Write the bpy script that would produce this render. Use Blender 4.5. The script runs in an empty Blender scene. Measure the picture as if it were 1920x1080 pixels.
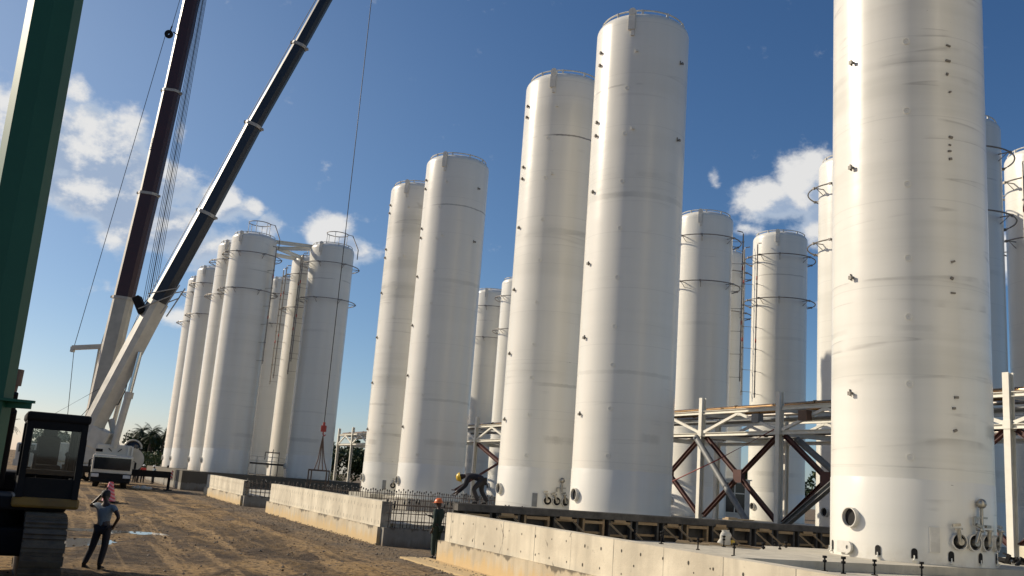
import bpy, bmesh, math, random
import numpy as np
from mathutils import Vector, Matrix
random.seed(7); rng = np.random.default_rng(7)
scene = bpy.context.scene
COL = scene.collection
PI = math.pi
rad = math.radians
V3 = Vector

# ------------------------------------------------------------------ site frame
# the tank rows run along U (away from the camera), V is square to them (to the right)
U = V3((-0.41004, 0.91207, 0)); VV = V3((0.91207, 0.41004, 0))
ROT = math.atan2(U.y, U.x)            # local +X = U, local +Y = -V
def G(u, v, z=0.0): return U * u + VV * v + V3((0, 0, z))
def az(a): a = rad(a); return V3((math.sin(a), math.cos(a), 0))

# ------------------------------------------------------------------ materials
def new_mat(name):
    m = bpy.data.materials.new(name); m.use_nodes = True
    nt = m.node_tree; b = nt.nodes['Principled BSDF']
    return m, nt, b
def N(nt, typ, **kw):
    n = nt.nodes.new(typ)
    for k, v in kw.items():
        if k.startswith('i_'): n.inputs[int(k[2:])].default_value = v
        else: setattr(n, k, v)
    return n
def ramp(nt, stops):
    r = nt.nodes.new('ShaderNodeValToRGB'); e = r.color_ramp.elements
    while len(e) < len(stops): e.new(0.5)
    for el, (p, c) in zip(e, stops):
        el.position = p; el.color = (c, c, c, 1) if isinstance(c, float) else (*c, 1)
    return r
def noise(nt, vec, scale, detail=4, rough=0.55, dist=0.0):
    n = nt.nodes.new('ShaderNodeTexNoise'); n.inputs['Scale'].default_value = scale
    n.inputs['Detail'].default_value = detail; n.inputs['Roughness'].default_value = rough
    n.inputs['Distortion'].default_value = dist
    if vec is not None: nt.links.new(vec, n.inputs['Vector'])
    return n
def mix(nt, fac, a, b, mode='MIX'):
    m = nt.nodes.new('ShaderNodeMix'); m.data_type = 'RGBA'; m.blend_type = mode
    for sock, val in ((m.inputs[0], fac), (m.inputs[6], a), (m.inputs[7], b)):
        if hasattr(val, 'is_output'): nt.links.new(val, sock)
        elif isinstance(val, tuple): sock.default_value = (*val, 1)
        else: sock.default_value = val
    return m.outputs[2]
def mapping(nt, vec, scale):
    m = nt.nodes.new('ShaderNodeMapping'); m.inputs['Scale'].default_value = scale
    nt.links.new(vec, m.inputs['Vector']); return m.outputs[0]
def paint(name, c, c2=None, rough=0.5, scale=3.0, metal=0.0, bump=0.0, spec=0.5, amount=0.6):
    m, nt, b = new_mat(name)
    tc = nt.nodes.new('ShaderNodeTexCoord')
    c2 = c2 or tuple(x * 0.7 for x in c)
    n = noise(nt, tc.outputs['Object'], scale, 6, 0.6)
    r = ramp(nt, [(0.35, 0.0), (0.7, amount)]); nt.links.new(n.outputs['Fac'], r.inputs[0])
    nt.links.new(mix(nt, r.outputs[0], c, c2), b.inputs['Base Color'])
    b.inputs['Roughness'].default_value = rough; b.inputs['Metallic'].default_value = metal
    b.inputs['Specular IOR Level'].default_value = spec
    if bump:
        n2 = noise(nt, tc.outputs['Object'], scale * 8, 5, 0.6)
        bp = nt.nodes.new('ShaderNodeBump'); bp.inputs['Strength'].default_value = bump; bp.inputs['Distance'].default_value = 0.03
        nt.links.new(n2.outputs['Fac'], bp.inputs['Height']); nt.links.new(bp.outputs[0], b.inputs['Normal'])
    return m

def tank_material():
    m, nt, b = new_mat('tank_white_paint')
    tc = nt.nodes.new('ShaderNodeTexCoord'); oi = nt.nodes.new('ShaderNodeObjectInfo')
    off = N(nt, 'ShaderNodeVectorMath', operation='SCALE'); off.inputs[0].default_value = (31, 17, 53)
    nt.links.new(oi.outputs['Random'], off.inputs['Scale'])
    add = N(nt, 'ShaderNodeVectorMath', operation='ADD')
    nt.links.new(tc.outputs['Object'], add.inputs[0]); nt.links.new(off.outputs[0], add.inputs[1])
    v = add.outputs[0]
    sep = nt.nodes.new('ShaderNodeSeparateColor'); nt.links.new(oi.outputs['Color'], sep.inputs[0])
    dirt = sep.outputs[0]; mark_amt = sep.outputs[1]
    # broad hoop-wise bands of thin dirt, wobbling a little
    n1 = noise(nt, mapping(nt, v, (0.035, 0.035, 0.62)), 1.0, 5, 0.6, 0.0)
    r1 = ramp(nt, [(0.44, 0.0), (0.52, 0.15), (0.60, 0.6), (0.68, 0.85)]); nt.links.new(n1.outputs['Fac'], r1.inputs[0])
    m1 = N(nt, 'ShaderNodeMath', operation='MULTIPLY'); nt.links.new(r1.outputs[0], m1.inputs[0]); nt.links.new(dirt, m1.inputs[1])
    c = mix(nt, m1.outputs[0], (0.735, 0.717, 0.65), (0.60, 0.585, 0.52))
    # hard-edged strap lines left by the transport cradles
    n2 = noise(nt, mapping(nt, v, (0.05, 0.05, 1.1)), 1.0, 2, 0.45, 0.0)
    r2 = ramp(nt, [(0.548, 0.0), (0.555, 0.5), (0.566, 0.12), (0.60, 0.0)]); nt.links.new(n2.outputs['Fac'], r2.inputs[0])
    n3 = noise(nt, v, 0.55, 3); r3 = ramp(nt, [(0.47, 0.0), (0.60, 1.0)]); nt.links.new(n3.outputs['Fac'], r3.inputs[0])
    m2 = N(nt, 'ShaderNodeMath', operation='MULTIPLY'); nt.links.new(r2.outputs[0], m2.inputs[0]); nt.links.new(r3.outputs[0], m2.inputs[1])
    m2b = N(nt, 'ShaderNodeMath', operation='MULTIPLY'); nt.links.new(m2.outputs[0], m2b.inputs[0]); nt.links.new(dirt, m2b.inputs[1])
    c = mix(nt, m2b.outputs[0], c, (0.30, 0.28, 0.25))
    # scuffs: short dark scratches
    n4 = noise(nt, mapping(nt, v, (1.1, 1.1, 4.5)), 1.0, 4, 0.65, 1.2)
    r4 = ramp(nt, [(0.735, 0.0), (0.76, 1.0)]); nt.links.new(n4.outputs['Fac'], r4.inputs[0])
    m4 = N(nt, 'ShaderNodeMath', operation='MULTIPLY'); nt.links.new(r4.outputs[0], m4.inputs[0]); nt.links.new(mark_amt, m4.inputs[1])
    c = mix(nt, m4.outputs[0], c, (0.10, 0.09, 0.08))
    # faint runs
    n5 = noise(nt, mapping(nt, v, (2.6, 2.6, 0.05)), 1.0, 3); r5 = ramp(nt, [(0.45, 0.0), (0.8, 0.22)]); nt.links.new(n5.outputs['Fac'], r5.inputs[0])
    c = mix(nt, r5.outputs[0], c, (0.62, 0.60, 0.53))
    # plate courses: a thin weld line every 2.4 m
    sx = nt.nodes.new('ShaderNodeSeparateXYZ'); nt.links.new(tc.outputs['Object'], sx.inputs[0])
    mo = N(nt, 'ShaderNodeMath', operation='PINGPONG'); mo.inputs[1].default_value = 1.2; nt.links.new(sx.outputs['Z'], mo.inputs[0])
    lt = N(nt, 'ShaderNodeMath', operation='LESS_THAN'); lt.inputs[1].default_value = 0.016; nt.links.new(mo.outputs[0], lt.inputs[0])
    lm = N(nt, 'ShaderNodeMath', operation='MULTIPLY'); lm.inputs[1].default_value = 0.22; nt.links.new(lt.outputs[0], lm.inputs[0])
    c = mix(nt, lm.outputs[0], c, (0.45, 0.44, 0.40))
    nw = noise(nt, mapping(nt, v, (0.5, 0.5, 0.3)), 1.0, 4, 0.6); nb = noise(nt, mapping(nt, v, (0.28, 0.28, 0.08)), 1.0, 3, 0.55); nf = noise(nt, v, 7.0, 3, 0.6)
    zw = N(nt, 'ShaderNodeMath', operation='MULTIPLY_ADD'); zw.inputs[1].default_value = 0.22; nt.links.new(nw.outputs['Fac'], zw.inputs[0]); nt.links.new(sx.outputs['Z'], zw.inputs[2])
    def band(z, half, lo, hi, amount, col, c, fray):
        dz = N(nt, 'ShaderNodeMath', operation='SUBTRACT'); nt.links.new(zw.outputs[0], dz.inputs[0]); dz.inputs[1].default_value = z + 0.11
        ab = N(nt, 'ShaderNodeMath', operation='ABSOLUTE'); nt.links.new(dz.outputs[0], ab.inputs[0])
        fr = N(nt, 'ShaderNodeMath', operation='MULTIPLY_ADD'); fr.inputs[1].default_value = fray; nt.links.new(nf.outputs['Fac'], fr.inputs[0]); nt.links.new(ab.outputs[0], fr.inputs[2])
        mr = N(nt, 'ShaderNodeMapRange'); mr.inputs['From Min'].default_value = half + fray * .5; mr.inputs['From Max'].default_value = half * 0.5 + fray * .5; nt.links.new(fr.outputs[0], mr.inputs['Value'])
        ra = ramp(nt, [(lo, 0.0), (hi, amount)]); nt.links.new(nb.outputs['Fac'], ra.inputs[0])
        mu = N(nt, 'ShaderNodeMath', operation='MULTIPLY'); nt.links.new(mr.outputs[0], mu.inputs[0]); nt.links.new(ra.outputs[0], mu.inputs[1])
        mu2 = N(nt, 'ShaderNodeMath', operation='MULTIPLY'); nt.links.new(mu.outputs[0], mu2.inputs[0]); nt.links.new(mark_amt, mu2.inputs[1])
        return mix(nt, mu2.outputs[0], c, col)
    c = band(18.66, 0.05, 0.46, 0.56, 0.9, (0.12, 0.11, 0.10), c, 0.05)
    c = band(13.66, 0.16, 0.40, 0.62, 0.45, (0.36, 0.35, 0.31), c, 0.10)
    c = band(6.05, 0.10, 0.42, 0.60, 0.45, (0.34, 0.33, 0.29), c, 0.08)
    c = band(3.45, 0.22, 0.50, 0.60, 0.65, (0.30, 0.29, 0.26), c, 0.16)  # patchy dark band with frayed edges, low on the shell
    # splash of mud round the foot
    ms_ = N(nt, 'ShaderNodeMapRange'); ms_.inputs['From Min'].default_value = 0.55; ms_.inputs['From Max'].default_value = 0.0; ms_.inputs['To Max'].default_value = 0.5; nt.links.new(zw.outputs[0], ms_.inputs['Value'])
    ns = noise(nt, v, 3.0, 5, 0.65); rs = ramp(nt, [(0.42, 0.0), (0.7, 1.0)]); nt.links.new(ns.outputs['Fac'], rs.inputs[0])
    mm_ = N(nt, 'ShaderNodeMath', operation='MULTIPLY'); nt.links.new(ms_.outputs[0], mm_.inputs[0]); nt.links.new(rs.outputs[0], mm_.inputs[1])
    c = mix(nt, mm_.outputs[0], c, (0.42, 0.36, 0.27))
    nt.links.new(c, b.inputs['Base Color'])
    b.inputs['Roughness'].default_value = 0.27; b.inputs['Specular IOR Level'].default_value = 0.55
    n6 = noise(nt, mapping(nt, v, (0.35, 0.35, 0.9)), 1.0, 3)
    bp = nt.nodes.new('ShaderNodeBump'); bp.inputs['Strength'].default_value = 0.25; bp.inputs['Distance'].default_value = 0.05
    nt.links.new(n6.outputs['Fac'], bp.inputs['Height']); nt.links.new(bp.outputs[0], b.inputs['Normal'])
    return m

def concrete(name, base, dark, low=None, lowz=0.6, stripes=False):
    m, nt, b = new_mat(name)
    tc = nt.nodes.new('ShaderNodeTexCoord'); o = tc.outputs['Object']
    n = noise(nt, o, 0.9, 8, 0.62, 0.4); r = ramp(nt, [(0.32, 0.0), (0.68, 1.0)]); nt.links.new(n.outputs['Fac'], r.inputs[0])
    c = mix(nt, r.outputs[0], dark, base)
    n2 = noise(nt, mapping(nt, o, (2.2, 2.2, 0.12)), 1.0, 5, 0.6); r2 = ramp(nt, [(0.47, 0.0), (0.72, 0.8)]); nt.links.new(n2.outputs['Fac'], r2.inputs[0])
    c = mix(nt, r2.outputs[0], c, tuple(x * 0.62 for x in base))
    n3 = noise(nt, o, 9.0, 4, 0.6); r3 = ramp(nt, [(0.66, 0.0), (0.74, 0.75)]); nt.links.new(n3.outputs['Fac'], r3.inputs[0])
    c = mix(nt, r3.outputs[0], c, tuple(x * 0.5 for x in dark))
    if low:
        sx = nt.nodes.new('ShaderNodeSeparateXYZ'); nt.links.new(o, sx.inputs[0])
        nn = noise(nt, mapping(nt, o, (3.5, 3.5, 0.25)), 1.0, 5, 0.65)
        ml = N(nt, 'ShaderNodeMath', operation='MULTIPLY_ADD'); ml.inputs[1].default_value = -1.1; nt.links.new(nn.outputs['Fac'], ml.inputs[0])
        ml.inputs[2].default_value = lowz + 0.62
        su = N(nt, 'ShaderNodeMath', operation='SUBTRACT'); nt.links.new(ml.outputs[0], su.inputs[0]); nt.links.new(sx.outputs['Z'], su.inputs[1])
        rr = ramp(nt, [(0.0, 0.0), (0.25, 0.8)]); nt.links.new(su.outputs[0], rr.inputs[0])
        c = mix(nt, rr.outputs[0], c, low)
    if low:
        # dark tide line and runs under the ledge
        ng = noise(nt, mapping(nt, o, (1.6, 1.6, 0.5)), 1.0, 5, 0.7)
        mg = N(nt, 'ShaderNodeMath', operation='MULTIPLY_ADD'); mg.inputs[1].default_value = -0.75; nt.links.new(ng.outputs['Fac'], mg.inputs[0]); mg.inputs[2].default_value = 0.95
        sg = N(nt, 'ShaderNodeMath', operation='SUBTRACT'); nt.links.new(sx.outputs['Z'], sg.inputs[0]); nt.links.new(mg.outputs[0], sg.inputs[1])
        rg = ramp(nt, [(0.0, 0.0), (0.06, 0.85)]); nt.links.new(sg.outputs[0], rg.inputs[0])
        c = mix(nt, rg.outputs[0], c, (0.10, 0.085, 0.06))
    if stripes:
        nq = noise(nt, o, 0.55, 4, 0.55, 0.8); rq = ramp(nt, [(0.40, 0.0), (0.62, 0.55)]); nt.links.new(nq.outputs['Fac'], rq.inputs[0])
        c = mix(nt, rq.outputs[0], c, (0.42, 0.37, 0.28))
        vc = nt.nodes.new('ShaderNodeTexVoronoi'); vc.feature = 'DISTANCE_TO_EDGE'; vc.inputs['Scale'].default_value = 0.55; nt.links.new(o, vc.inputs['Vector'])
        nk = noise(nt, o, 1.1, 4, 0.6); rk = ramp(nt, [(0.56, 0.0), (0.60, 0.8)]); nt.links.new(nk.outputs['Fac'], rk.inputs[0])
        lk = N(nt, 'ShaderNodeMath', operation='LESS_THAN'); lk.inputs[1].default_value = 0.008; nt.links.new(vc.outputs['Distance'], lk.inputs[0])
        mk = N(nt, 'ShaderNodeMath', operation='MULTIPLY'); nt.links.new(lk.outputs[0], mk.inputs[0]); nt.links.new(rk.outputs[0], mk.inputs[1])
        c = mix(nt, mk.outputs[0], c, (0.15, 0.13, 0.10))
        sx2 = nt.nodes.new('ShaderNodeSeparateXYZ'); nt.links.new(o, sx2.inputs[0])
        mo = N(nt, 'ShaderNodeMath', operation='PINGPONG'); mo.inputs[1].default_value = 0.92; nt.links.new(sx2.outputs['X'], mo.inputs[0])
        lt = N(nt, 'ShaderNodeMath', operation='LESS_THAN'); lt.inputs[1].default_value = 0.014; nt.links.new(mo.outputs[0], lt.inputs[0])
        n7 = noise(nt, o, 1.6, 3); r7 = ramp(nt, [(0.38, 0.25), (0.6, 0.9)]); nt.links.new(n7.outputs['Fac'], r7.inputs[0])
        mm = N(nt, 'ShaderNodeMath', operation='MULTIPLY'); nt.links.new(lt.outputs[0], mm.inputs[0]); nt.links.new(r7.outputs[0], mm.inputs[1])
        c = mix(nt, mm.outputs[0], c, (0.13, 0.12, 0.10))
    nt.links.new(c, b.inputs['Base Color']); b.inputs['Roughness'].default_value = 0.88
    bp = nt.nodes.new('ShaderNodeBump'); bp.inputs['Strength'].default_value = 0.35; bp.inputs['Distance'].default_value = 0.02
    n8 = noise(nt, o, 14, 6, 0.65); nt.links.new(n8.outputs['Fac'], bp.inputs['Height']); nt.links.new(bp.outputs[0], b.inputs['Normal'])
    return m

def ground_material():
    m, nt, b = new_mat('packed_earth')
    tc = nt.nodes.new('ShaderNodeTexCoord'); o = tc.outputs['Object']
    n1 = noise(nt, o, 0.16, 8, 0.6, 0.6); r1 = ramp(nt, [(0.44, 0.0), (0.55, 1.0)]); nt.links.new(n1.outputs['Fac'], r1.inputs[0])
    c = mix(nt, r1.outputs[0], (0.075, 0.05, 0.03), (0.38, 0.245, 0.105))
    # ruts: streaks along the haul road
    rot = nt.nodes.new('ShaderNodeMapping'); rot.inputs['Rotation'].default_value = (0, 0, -ROT); nt.links.new(o, rot.inputs['Vector'])
    n2 = noise(nt, mapping(nt, rot.outputs[0], (0.10, 1.0, 1.0)), 1.0, 6, 0.65, 0.8); r2 = ramp(nt, [(0.46, 0.0), (0.62, 0.85)]); nt.links.new(n2.outputs['Fac'], r2.inputs[0])
    c = mix(nt, r2.outputs[0], c, (0.062, 0.043, 0.027))
    n2b = noise(nt, mapping(nt, rot.outputs[0], (0.035, 1.5, 1.0)), 1.0, 4, 0.6, 0.4); r2b = ramp(nt, [(0.52, 0.0), (0.60, 0.75)]); nt.links.new(n2b.outputs['Fac'], r2b.inputs[0])
    c = mix(nt, r2b.outputs[0], c, (0.42, 0.28, 0.135))
    # grey gravel spilled along the wall feet
    sy = nt.nodes.new('ShaderNodeSeparateXYZ'); nt.links.new(rot.outputs[0], sy.inputs[0])
    ngv = noise(nt, o, 0.7, 6, 0.65)
    gv = N(nt, 'ShaderNodeMath', operation='MULTIPLY_ADD'); gv.inputs[1].default_value = 4.0; nt.links.new(ngv.outputs['Fac'], gv.inputs[0]); nt.links.new(sy.outputs['Y'], gv.inputs[2])
    rgv = N(nt, 'ShaderNodeMapRange'); rgv.inputs['From Min'].default_value = -6.2; rgv.inputs['From Max'].default_value = -7.6; rgv.inputs['To Max'].default_value = 0.8; nt.links.new(gv.outputs[0], rgv.inputs['Value'])
    c = mix(nt, rgv.outputs[0], c, (0.185, 0.15, 0.11))
    n3 = noise(nt, o, 1.1, 8, 0.68); r3 = ramp(nt, [(0.46, 0.0), (0.60, 0.5)]); nt.links.new(n3.outputs['Fac'], r3.inputs[0])
    c = mix(nt, r3.outputs[0], c, (0.27, 0.185, 0.10))
    n4 = noise(nt, o, 5.5, 6, 0.7); r4 = ramp(nt, [(0.50, 0.0), (0.62, 0.85)]); nt.links.new(n4.outputs['Fac'], r4.inputs[0])
    c = mix(nt, r4.outputs[0], c, (0.045, 0.033, 0.023))
    vo = nt.nodes.new('ShaderNodeTexVoronoi'); vo.inputs['Scale'].default_value = 11; nt.links.new(o, vo.inputs['Vector'])
    rv = ramp(nt, [(0.10, 0.6), (0.22, 0.0)]); nt.links.new(vo.outputs['Distance'], rv.inputs[0])
    c = mix(nt, rv.outputs[0], c, (0.30, 0.25, 0.19))
    # damp patches: darker and glossier
    n5 = noise(nt, o, 0.30, 5, 0.55); r5 = ramp(nt, [(0.60, 0.0), (0.70, 1.0)]); nt.links.new(n5.outputs['Fac'], r5.inputs[0])
    c = mix(nt, r5.outputs[0], c, mix(nt, 0.55, c, (0.06, 0.045, 0.03)))
    nt.links.new(c, b.inputs['Base Color'])
    rr = N(nt, 'ShaderNodeMapRange'); rr.inputs['To Min'].default_value = 0.95; rr.inputs['To Max'].default_value = 0.6
    nt.links.new(r5.outputs[0], rr.inputs['Value']); nt.links.new(rr.outputs[0], b.inputs['Roughness'])
    b.inputs['Specular IOR Level'].default_value = 0.25
    n6 = noise(nt, o, 2.4, 9, 0.72)
    bp = nt.nodes.new('ShaderNodeBump'); bp.inputs['Strength'].default_value = 1.0; bp.inputs['Distance'].default_value = 0.17
    nt.links.new(n6.outputs['Fac'], bp.inputs['Height']); nt.links.new(bp.outputs[0], b.inputs['Normal'])
    return m

def glass(name, tint=(0.90, 0.93, 0.93), clear=0.75):
    m, nt, b = new_mat(name)
    out = nt.nodes['Material Output']
    tr = nt.nodes.new('ShaderNodeBsdfTransparent'); tr.inputs[0].default_value = (*tint, 1)
    gl = nt.nodes.new('ShaderNodeBsdfGlossy'); gl.inputs['Roughness'].default_value = 0.03
    ms = nt.nodes.new('ShaderNodeMixShader'); ms.inputs[0].default_value = 0.05; nt.links.new(tr.outputs[0], ms.inputs[1]); nt.links.new(gl.outputs[0], ms.inputs[2])
    nt.links.new(ms.outputs[0], out.inputs[0]); return m

def leaf_material(name, a, b_):
    m, nt, b = new_mat(name)
    ge = nt.nodes.new('ShaderNodeNewGeometry')
    nt.links.new(mix(nt, ge.outputs['Random Per Island'], a, b_), b.inputs['Base Color'])
    b.inputs['Roughness'].default_value = 0.6; b.inputs['Specular IOR Level'].default_value = 0.3
    return m

def stripe_material(name, a, b_, scale, axis=(0.6, 0, 1)):
    m, nt, b = new_mat(name)
    tc = nt.nodes.new('ShaderNodeTexCoord')
    d = N(nt, 'ShaderNodeVectorMath', operation='DOT_PRODUCT'); d.inputs[1].default_value = axis
    nt.links.new(tc.outputs['Object'], d.inputs[0])
    s = N(nt, 'ShaderNodeMath', operation='MULTIPLY'); s.inputs[1].default_value = scale; nt.links.new(d.outputs['Value'], s.inputs[0])
    f = N(nt, 'ShaderNodeMath', operation='FRACT'); nt.links.new(s.outputs[0], f.inputs[0])
    g = N(nt, 'ShaderNodeMath', operation='GREATER_THAN'); g.inputs[1].default_value = 0.5; nt.links.new(f.outputs[0], g.inputs[0])
    nt.links.new(mix(nt, g.outputs[0], a, b_), b.inputs['Base Color']); b.inputs['Roughness'].default_value = 0.6
    return m

M = {}
M['tank'] = tank_material()
M['tank_fit'] = paint('fitting_white', (0.66, 0.64, 0.58), (0.45, 0.43, 0.38), 0.4, 4)
M['cap_white'] = paint('cap_white', (0.74, 0.72, 0.65), (0.66, 0.64, 0.57), 0.3, 4)
M['bracket'] = paint('bracket_steel', (0.20, 0.18, 0.15), (0.10, 0.09, 0.08), 0.55, 9)
M['void'] = paint('dark_inside', (0.012, 0.012, 0.012), (0.006, 0.006, 0.006), 0.9, 2)
M['pipe'] = paint('galvanised_pipe', (0.30, 0.28, 0.25), (0.15, 0.12, 0.10), 0.42, 6, metal=0.45)
M['chrome'] = paint('stainless_nozzle', (0.42, 0.40, 0.35), (0.20, 0.18, 0.15), 0.38, 10, metal=0.8)
M['red'] = paint('red_oxide_paint', (0.36, 0.045, 0.03), (0.2, 0.03, 0.02), 0.5, 6)
M['primer'] = paint('red_primer_steel', (0.075, 0.02, 0.015), (0.04, 0.013, 0.011), 0.6, 5)
M['steel_white'] = paint('white_structural_steel', (0.74, 0.72, 0.64), (0.60, 0.58, 0.51), 0.5, 2.5)
M['steel_grey'] = paint('grey_steel', (0.22, 0.23, 0.23), (0.13, 0.13, 0.13), 0.5, 4)
M['pipe_brown'] = paint('brown_lacquered_pipe', (0.30, 0.18, 0.075), (0.14, 0.09, 0.05), 0.25, 3, metal=0.6)
M['pipe_black'] = paint('black_pipe', (0.035, 0.033, 0.033), (0.06, 0.045, 0.04), 0.35, 3, metal=0.3)
M['conc_wall'] = concrete('bund_concrete', (0.74, 0.67, 0.52), (0.58, 0.52, 0.40), stripes=True)
M['conc_kick'] = concrete('kicker_concrete', (0.58, 0.50, 0.36), (0.44, 0.36, 0.24), low=(0.56, 0.40, 0.19), lowz=0.35)
M['conc_grey'] = concrete('slab_concrete', (0.58, 0.54, 0.44), (0.43, 0.395, 0.32))
M['conc_dark'] = concrete('dark_concrete', (0.30, 0.285, 0.245), (0.19, 0.18, 0.155), low=(0.17, 0.13, 0.09), lowz=0.2)  # darker concrete tone for the return kickers and the far left slab
M['tie'] = paint('tie_hole', (0.07, 0.06, 0.045), (0.03, 0.03, 0.025), 0.9, 6)
M['form'] = paint('stained_form_ply', (0.045, 0.04, 0.034), (0.12, 0.11, 0.095), 0.75, 2.2, bump=0.3, amount=0.9)
M['wood'] = paint('rough_timber', (0.40, 0.28, 0.15), (0.24, 0.16, 0.09), 0.8, 5, bump=0.2)
M['wood_new'] = paint('pale_plank', (0.46, 0.35, 0.21), (0.34, 0.25, 0.15), 0.75, 5, bump=0.2)
M['rebar'] = paint('rusty_rebar', (0.075, 0.05, 0.035), (0.04, 0.03, 0.025), 0.7, 8)
M['cap'] = paint('black_plastic_cap', (0.02, 0.02, 0.02), (0.03, 0.03, 0.03), 0.5, 8)
M['ground'] = ground_material()
M['water'], nt_, b_ = new_mat('muddy_water'); b_.inputs['Base Color'].default_value = (0.10, 0.08, 0.05, 1); b_.inputs['Roughness'].default_value = 0.04
M['stone'] = paint('broken_stone', (0.27, 0.22, 0.16), (0.13, 0.105, 0.08), 0.9, 3)
M['green'] = paint('green_gloss_paint', (0.018, 0.105, 0.058), (0.013, 0.08, 0.046), 0.5, 1.5, spec=0.3)
M['boom_blue'] = paint('dark_blue_boom', (0.010, 0.014, 0.024), (0.016, 0.02, 0.03), 0.42, 1.2)
M['boom_maroon'] = paint('maroon_boom', (0.040, 0.010, 0.012), (0.028, 0.009, 0.011), 0.45, 1.2)
M['crane_white'] = paint('crane_cream_white', (0.62, 0.58, 0.49), (0.42, 0.39, 0.32), 0.42, 1.3)
M['crane_grime'] = paint('greasy_boom_face', (0.44, 0.42, 0.36), (0.27, 0.26, 0.22), 0.5, 0.8, amount=0.7)
M['boom_grime'] = paint('greasy_boom_flank', (0.40, 0.38, 0.32), (0.10, 0.10, 0.085), 0.5, 1.1, amount=0.85)
M['collar'] = paint('boom_collar_steel', (0.40, 0.38, 0.34), (0.25, 0.24, 0.22), 0.5, 4)
M['black'] = paint('black_plastic_and_shade', (0.012, 0.012, 0.013), (0.022, 0.019, 0.016), 0.7, 4, spec=0.15)  # black parts, and the shade painted onto the excavator's boom and stick
M['rubber'] = paint('tyre_rubber', (0.018, 0.017, 0.016), (0.05, 0.04, 0.03), 0.85, 5)
M['chromerod'] = paint('polished_rod', (0.6, 0.6, 0.6), (0.5, 0.5, 0.5), 0.15, 3, metal=1.0)
M['wire'] = paint('wire_rope', (0.05, 0.05, 0.05), (0.03, 0.03, 0.03), 0.5, 8)
M['lamp'] = paint('headlight_lens', (0.6, 0.62, 0.62), (0.45, 0.45, 0.45), 0.12, 9)
M['glass_dark'] = paint('dark_windscreen', (0.012, 0.016, 0.02), (0.02, 0.024, 0.03), 0.05, 2)
M['glass'] = glass('clear_cab_glass')
M['yellow'] = paint('machine_yellow', (0.24, 0.135, 0.02), (0.09, 0.055, 0.025), 0.55, 3)
M['track'] = paint('muddy_track_steel', (0.075, 0.06, 0.045), (0.15, 0.115, 0.075), 0.7, 5, bump=0.4, amount=0.9)
M['rustbrown'] = paint('worn_brown_steel', (0.14, 0.075, 0.045), (0.07, 0.045, 0.03), 0.5, 4)
M['cone'] = stripe_material('red_white_cone', (0.62, 0.07, 0.10), (0.62, 0.30, 0.33), 6.0)
M['hazard'] = stripe_material('red_white_hazard', (0.50, 0.05, 0.04), (0.5, 0.45, 0.4), 4.0, (1, 0, 1))
M['skin'] = paint('dark_skin', (0.055, 0.03, 0.02), (0.04, 0.022, 0.015), 0.5, 8)
M['hair'] = paint('black_hair', (0.01, 0.009, 0.008), (0.015, 0.013, 0.012), 0.7, 20)
M['shirt'] = paint('grey_blue_shirt', (0.22, 0.27, 0.31), (0.16, 0.20, 0.24), 0.85, 6, bump=0.8)
M['trouser'] = paint('dark_trousers', (0.025, 0.025, 0.032), (0.016, 0.016, 0.02), 0.85, 8, bump=0.8)
M['boot'] = paint('black_boots', (0.015, 0.013, 0.012), (0.05, 0.04, 0.03), 0.7, 10)
M['coverall'] = paint('dark_green_coverall', (0.022, 0.045, 0.036), (0.014, 0.03, 0.025), 0.85, 6, bump=0.8)
M['navy'] = paint('navy_work_shirt', (0.018, 0.018, 0.028), (0.012, 0.012, 0.018), 0.85, 6, bump=0.8)
M['sash'] = paint('faded_red_cloth', (0.20, 0.045, 0.04), (0.13, 0.03, 0.03), 0.85, 6)
M['greywork'] = paint('grey_work_trousers', (0.055, 0.05, 0.045), (0.035, 0.03, 0.028), 0.85, 6, bump=0.8)
M['hat_orange'] = paint('orange_helmet', (0.72, 0.17, 0.04), (0.55, 0.13, 0.03), 0.35, 5)
M['hat_yellow'] = paint('yellow_helmet', (0.75, 0.50, 0.05), (0.6, 0.4, 0.04), 0.35, 5)
M['hat_white'] = paint('white_helmet', (0.7, 0.7, 0.68), (0.55, 0.55, 0.52), 0.35, 5)
M['teal'] = paint('blue_shirt', (0.03, 0.12, 0.20), (0.02, 0.08, 0.14), 0.85, 6)
M['redshirt'] = paint('red_vest', (0.55, 0.06, 0.05), (0.4, 0.04, 0.03), 0.85, 6)
M['sack'] = paint('white_sack', (0.55, 0.53, 0.47), (0.40, 0.38, 0.33), 0.8, 6)
M['bark'] = paint('tree_bark', (0.10, 0.075, 0.05), (0.06, 0.045, 0.03), 0.9, 6)
M['leaf_a'] = leaf_material('dark_foliage', (0.018, 0.036, 0.014), (0.055, 0.085, 0.028))
M['leaf_b'] = leaf_material('palm_foliage', (0.02, 0.036, 0.014), (0.055, 0.075, 0.028))
M['leaf_c'] = leaf_material('low_bush_foliage', (0.05, 0.075, 0.02), (0.11, 0.13, 0.04))
M['cabin'] = paint('cabin_panel', (0.60, 0.59, 0.55), (0.48, 0.47, 0.43), 0.5, 2)

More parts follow.
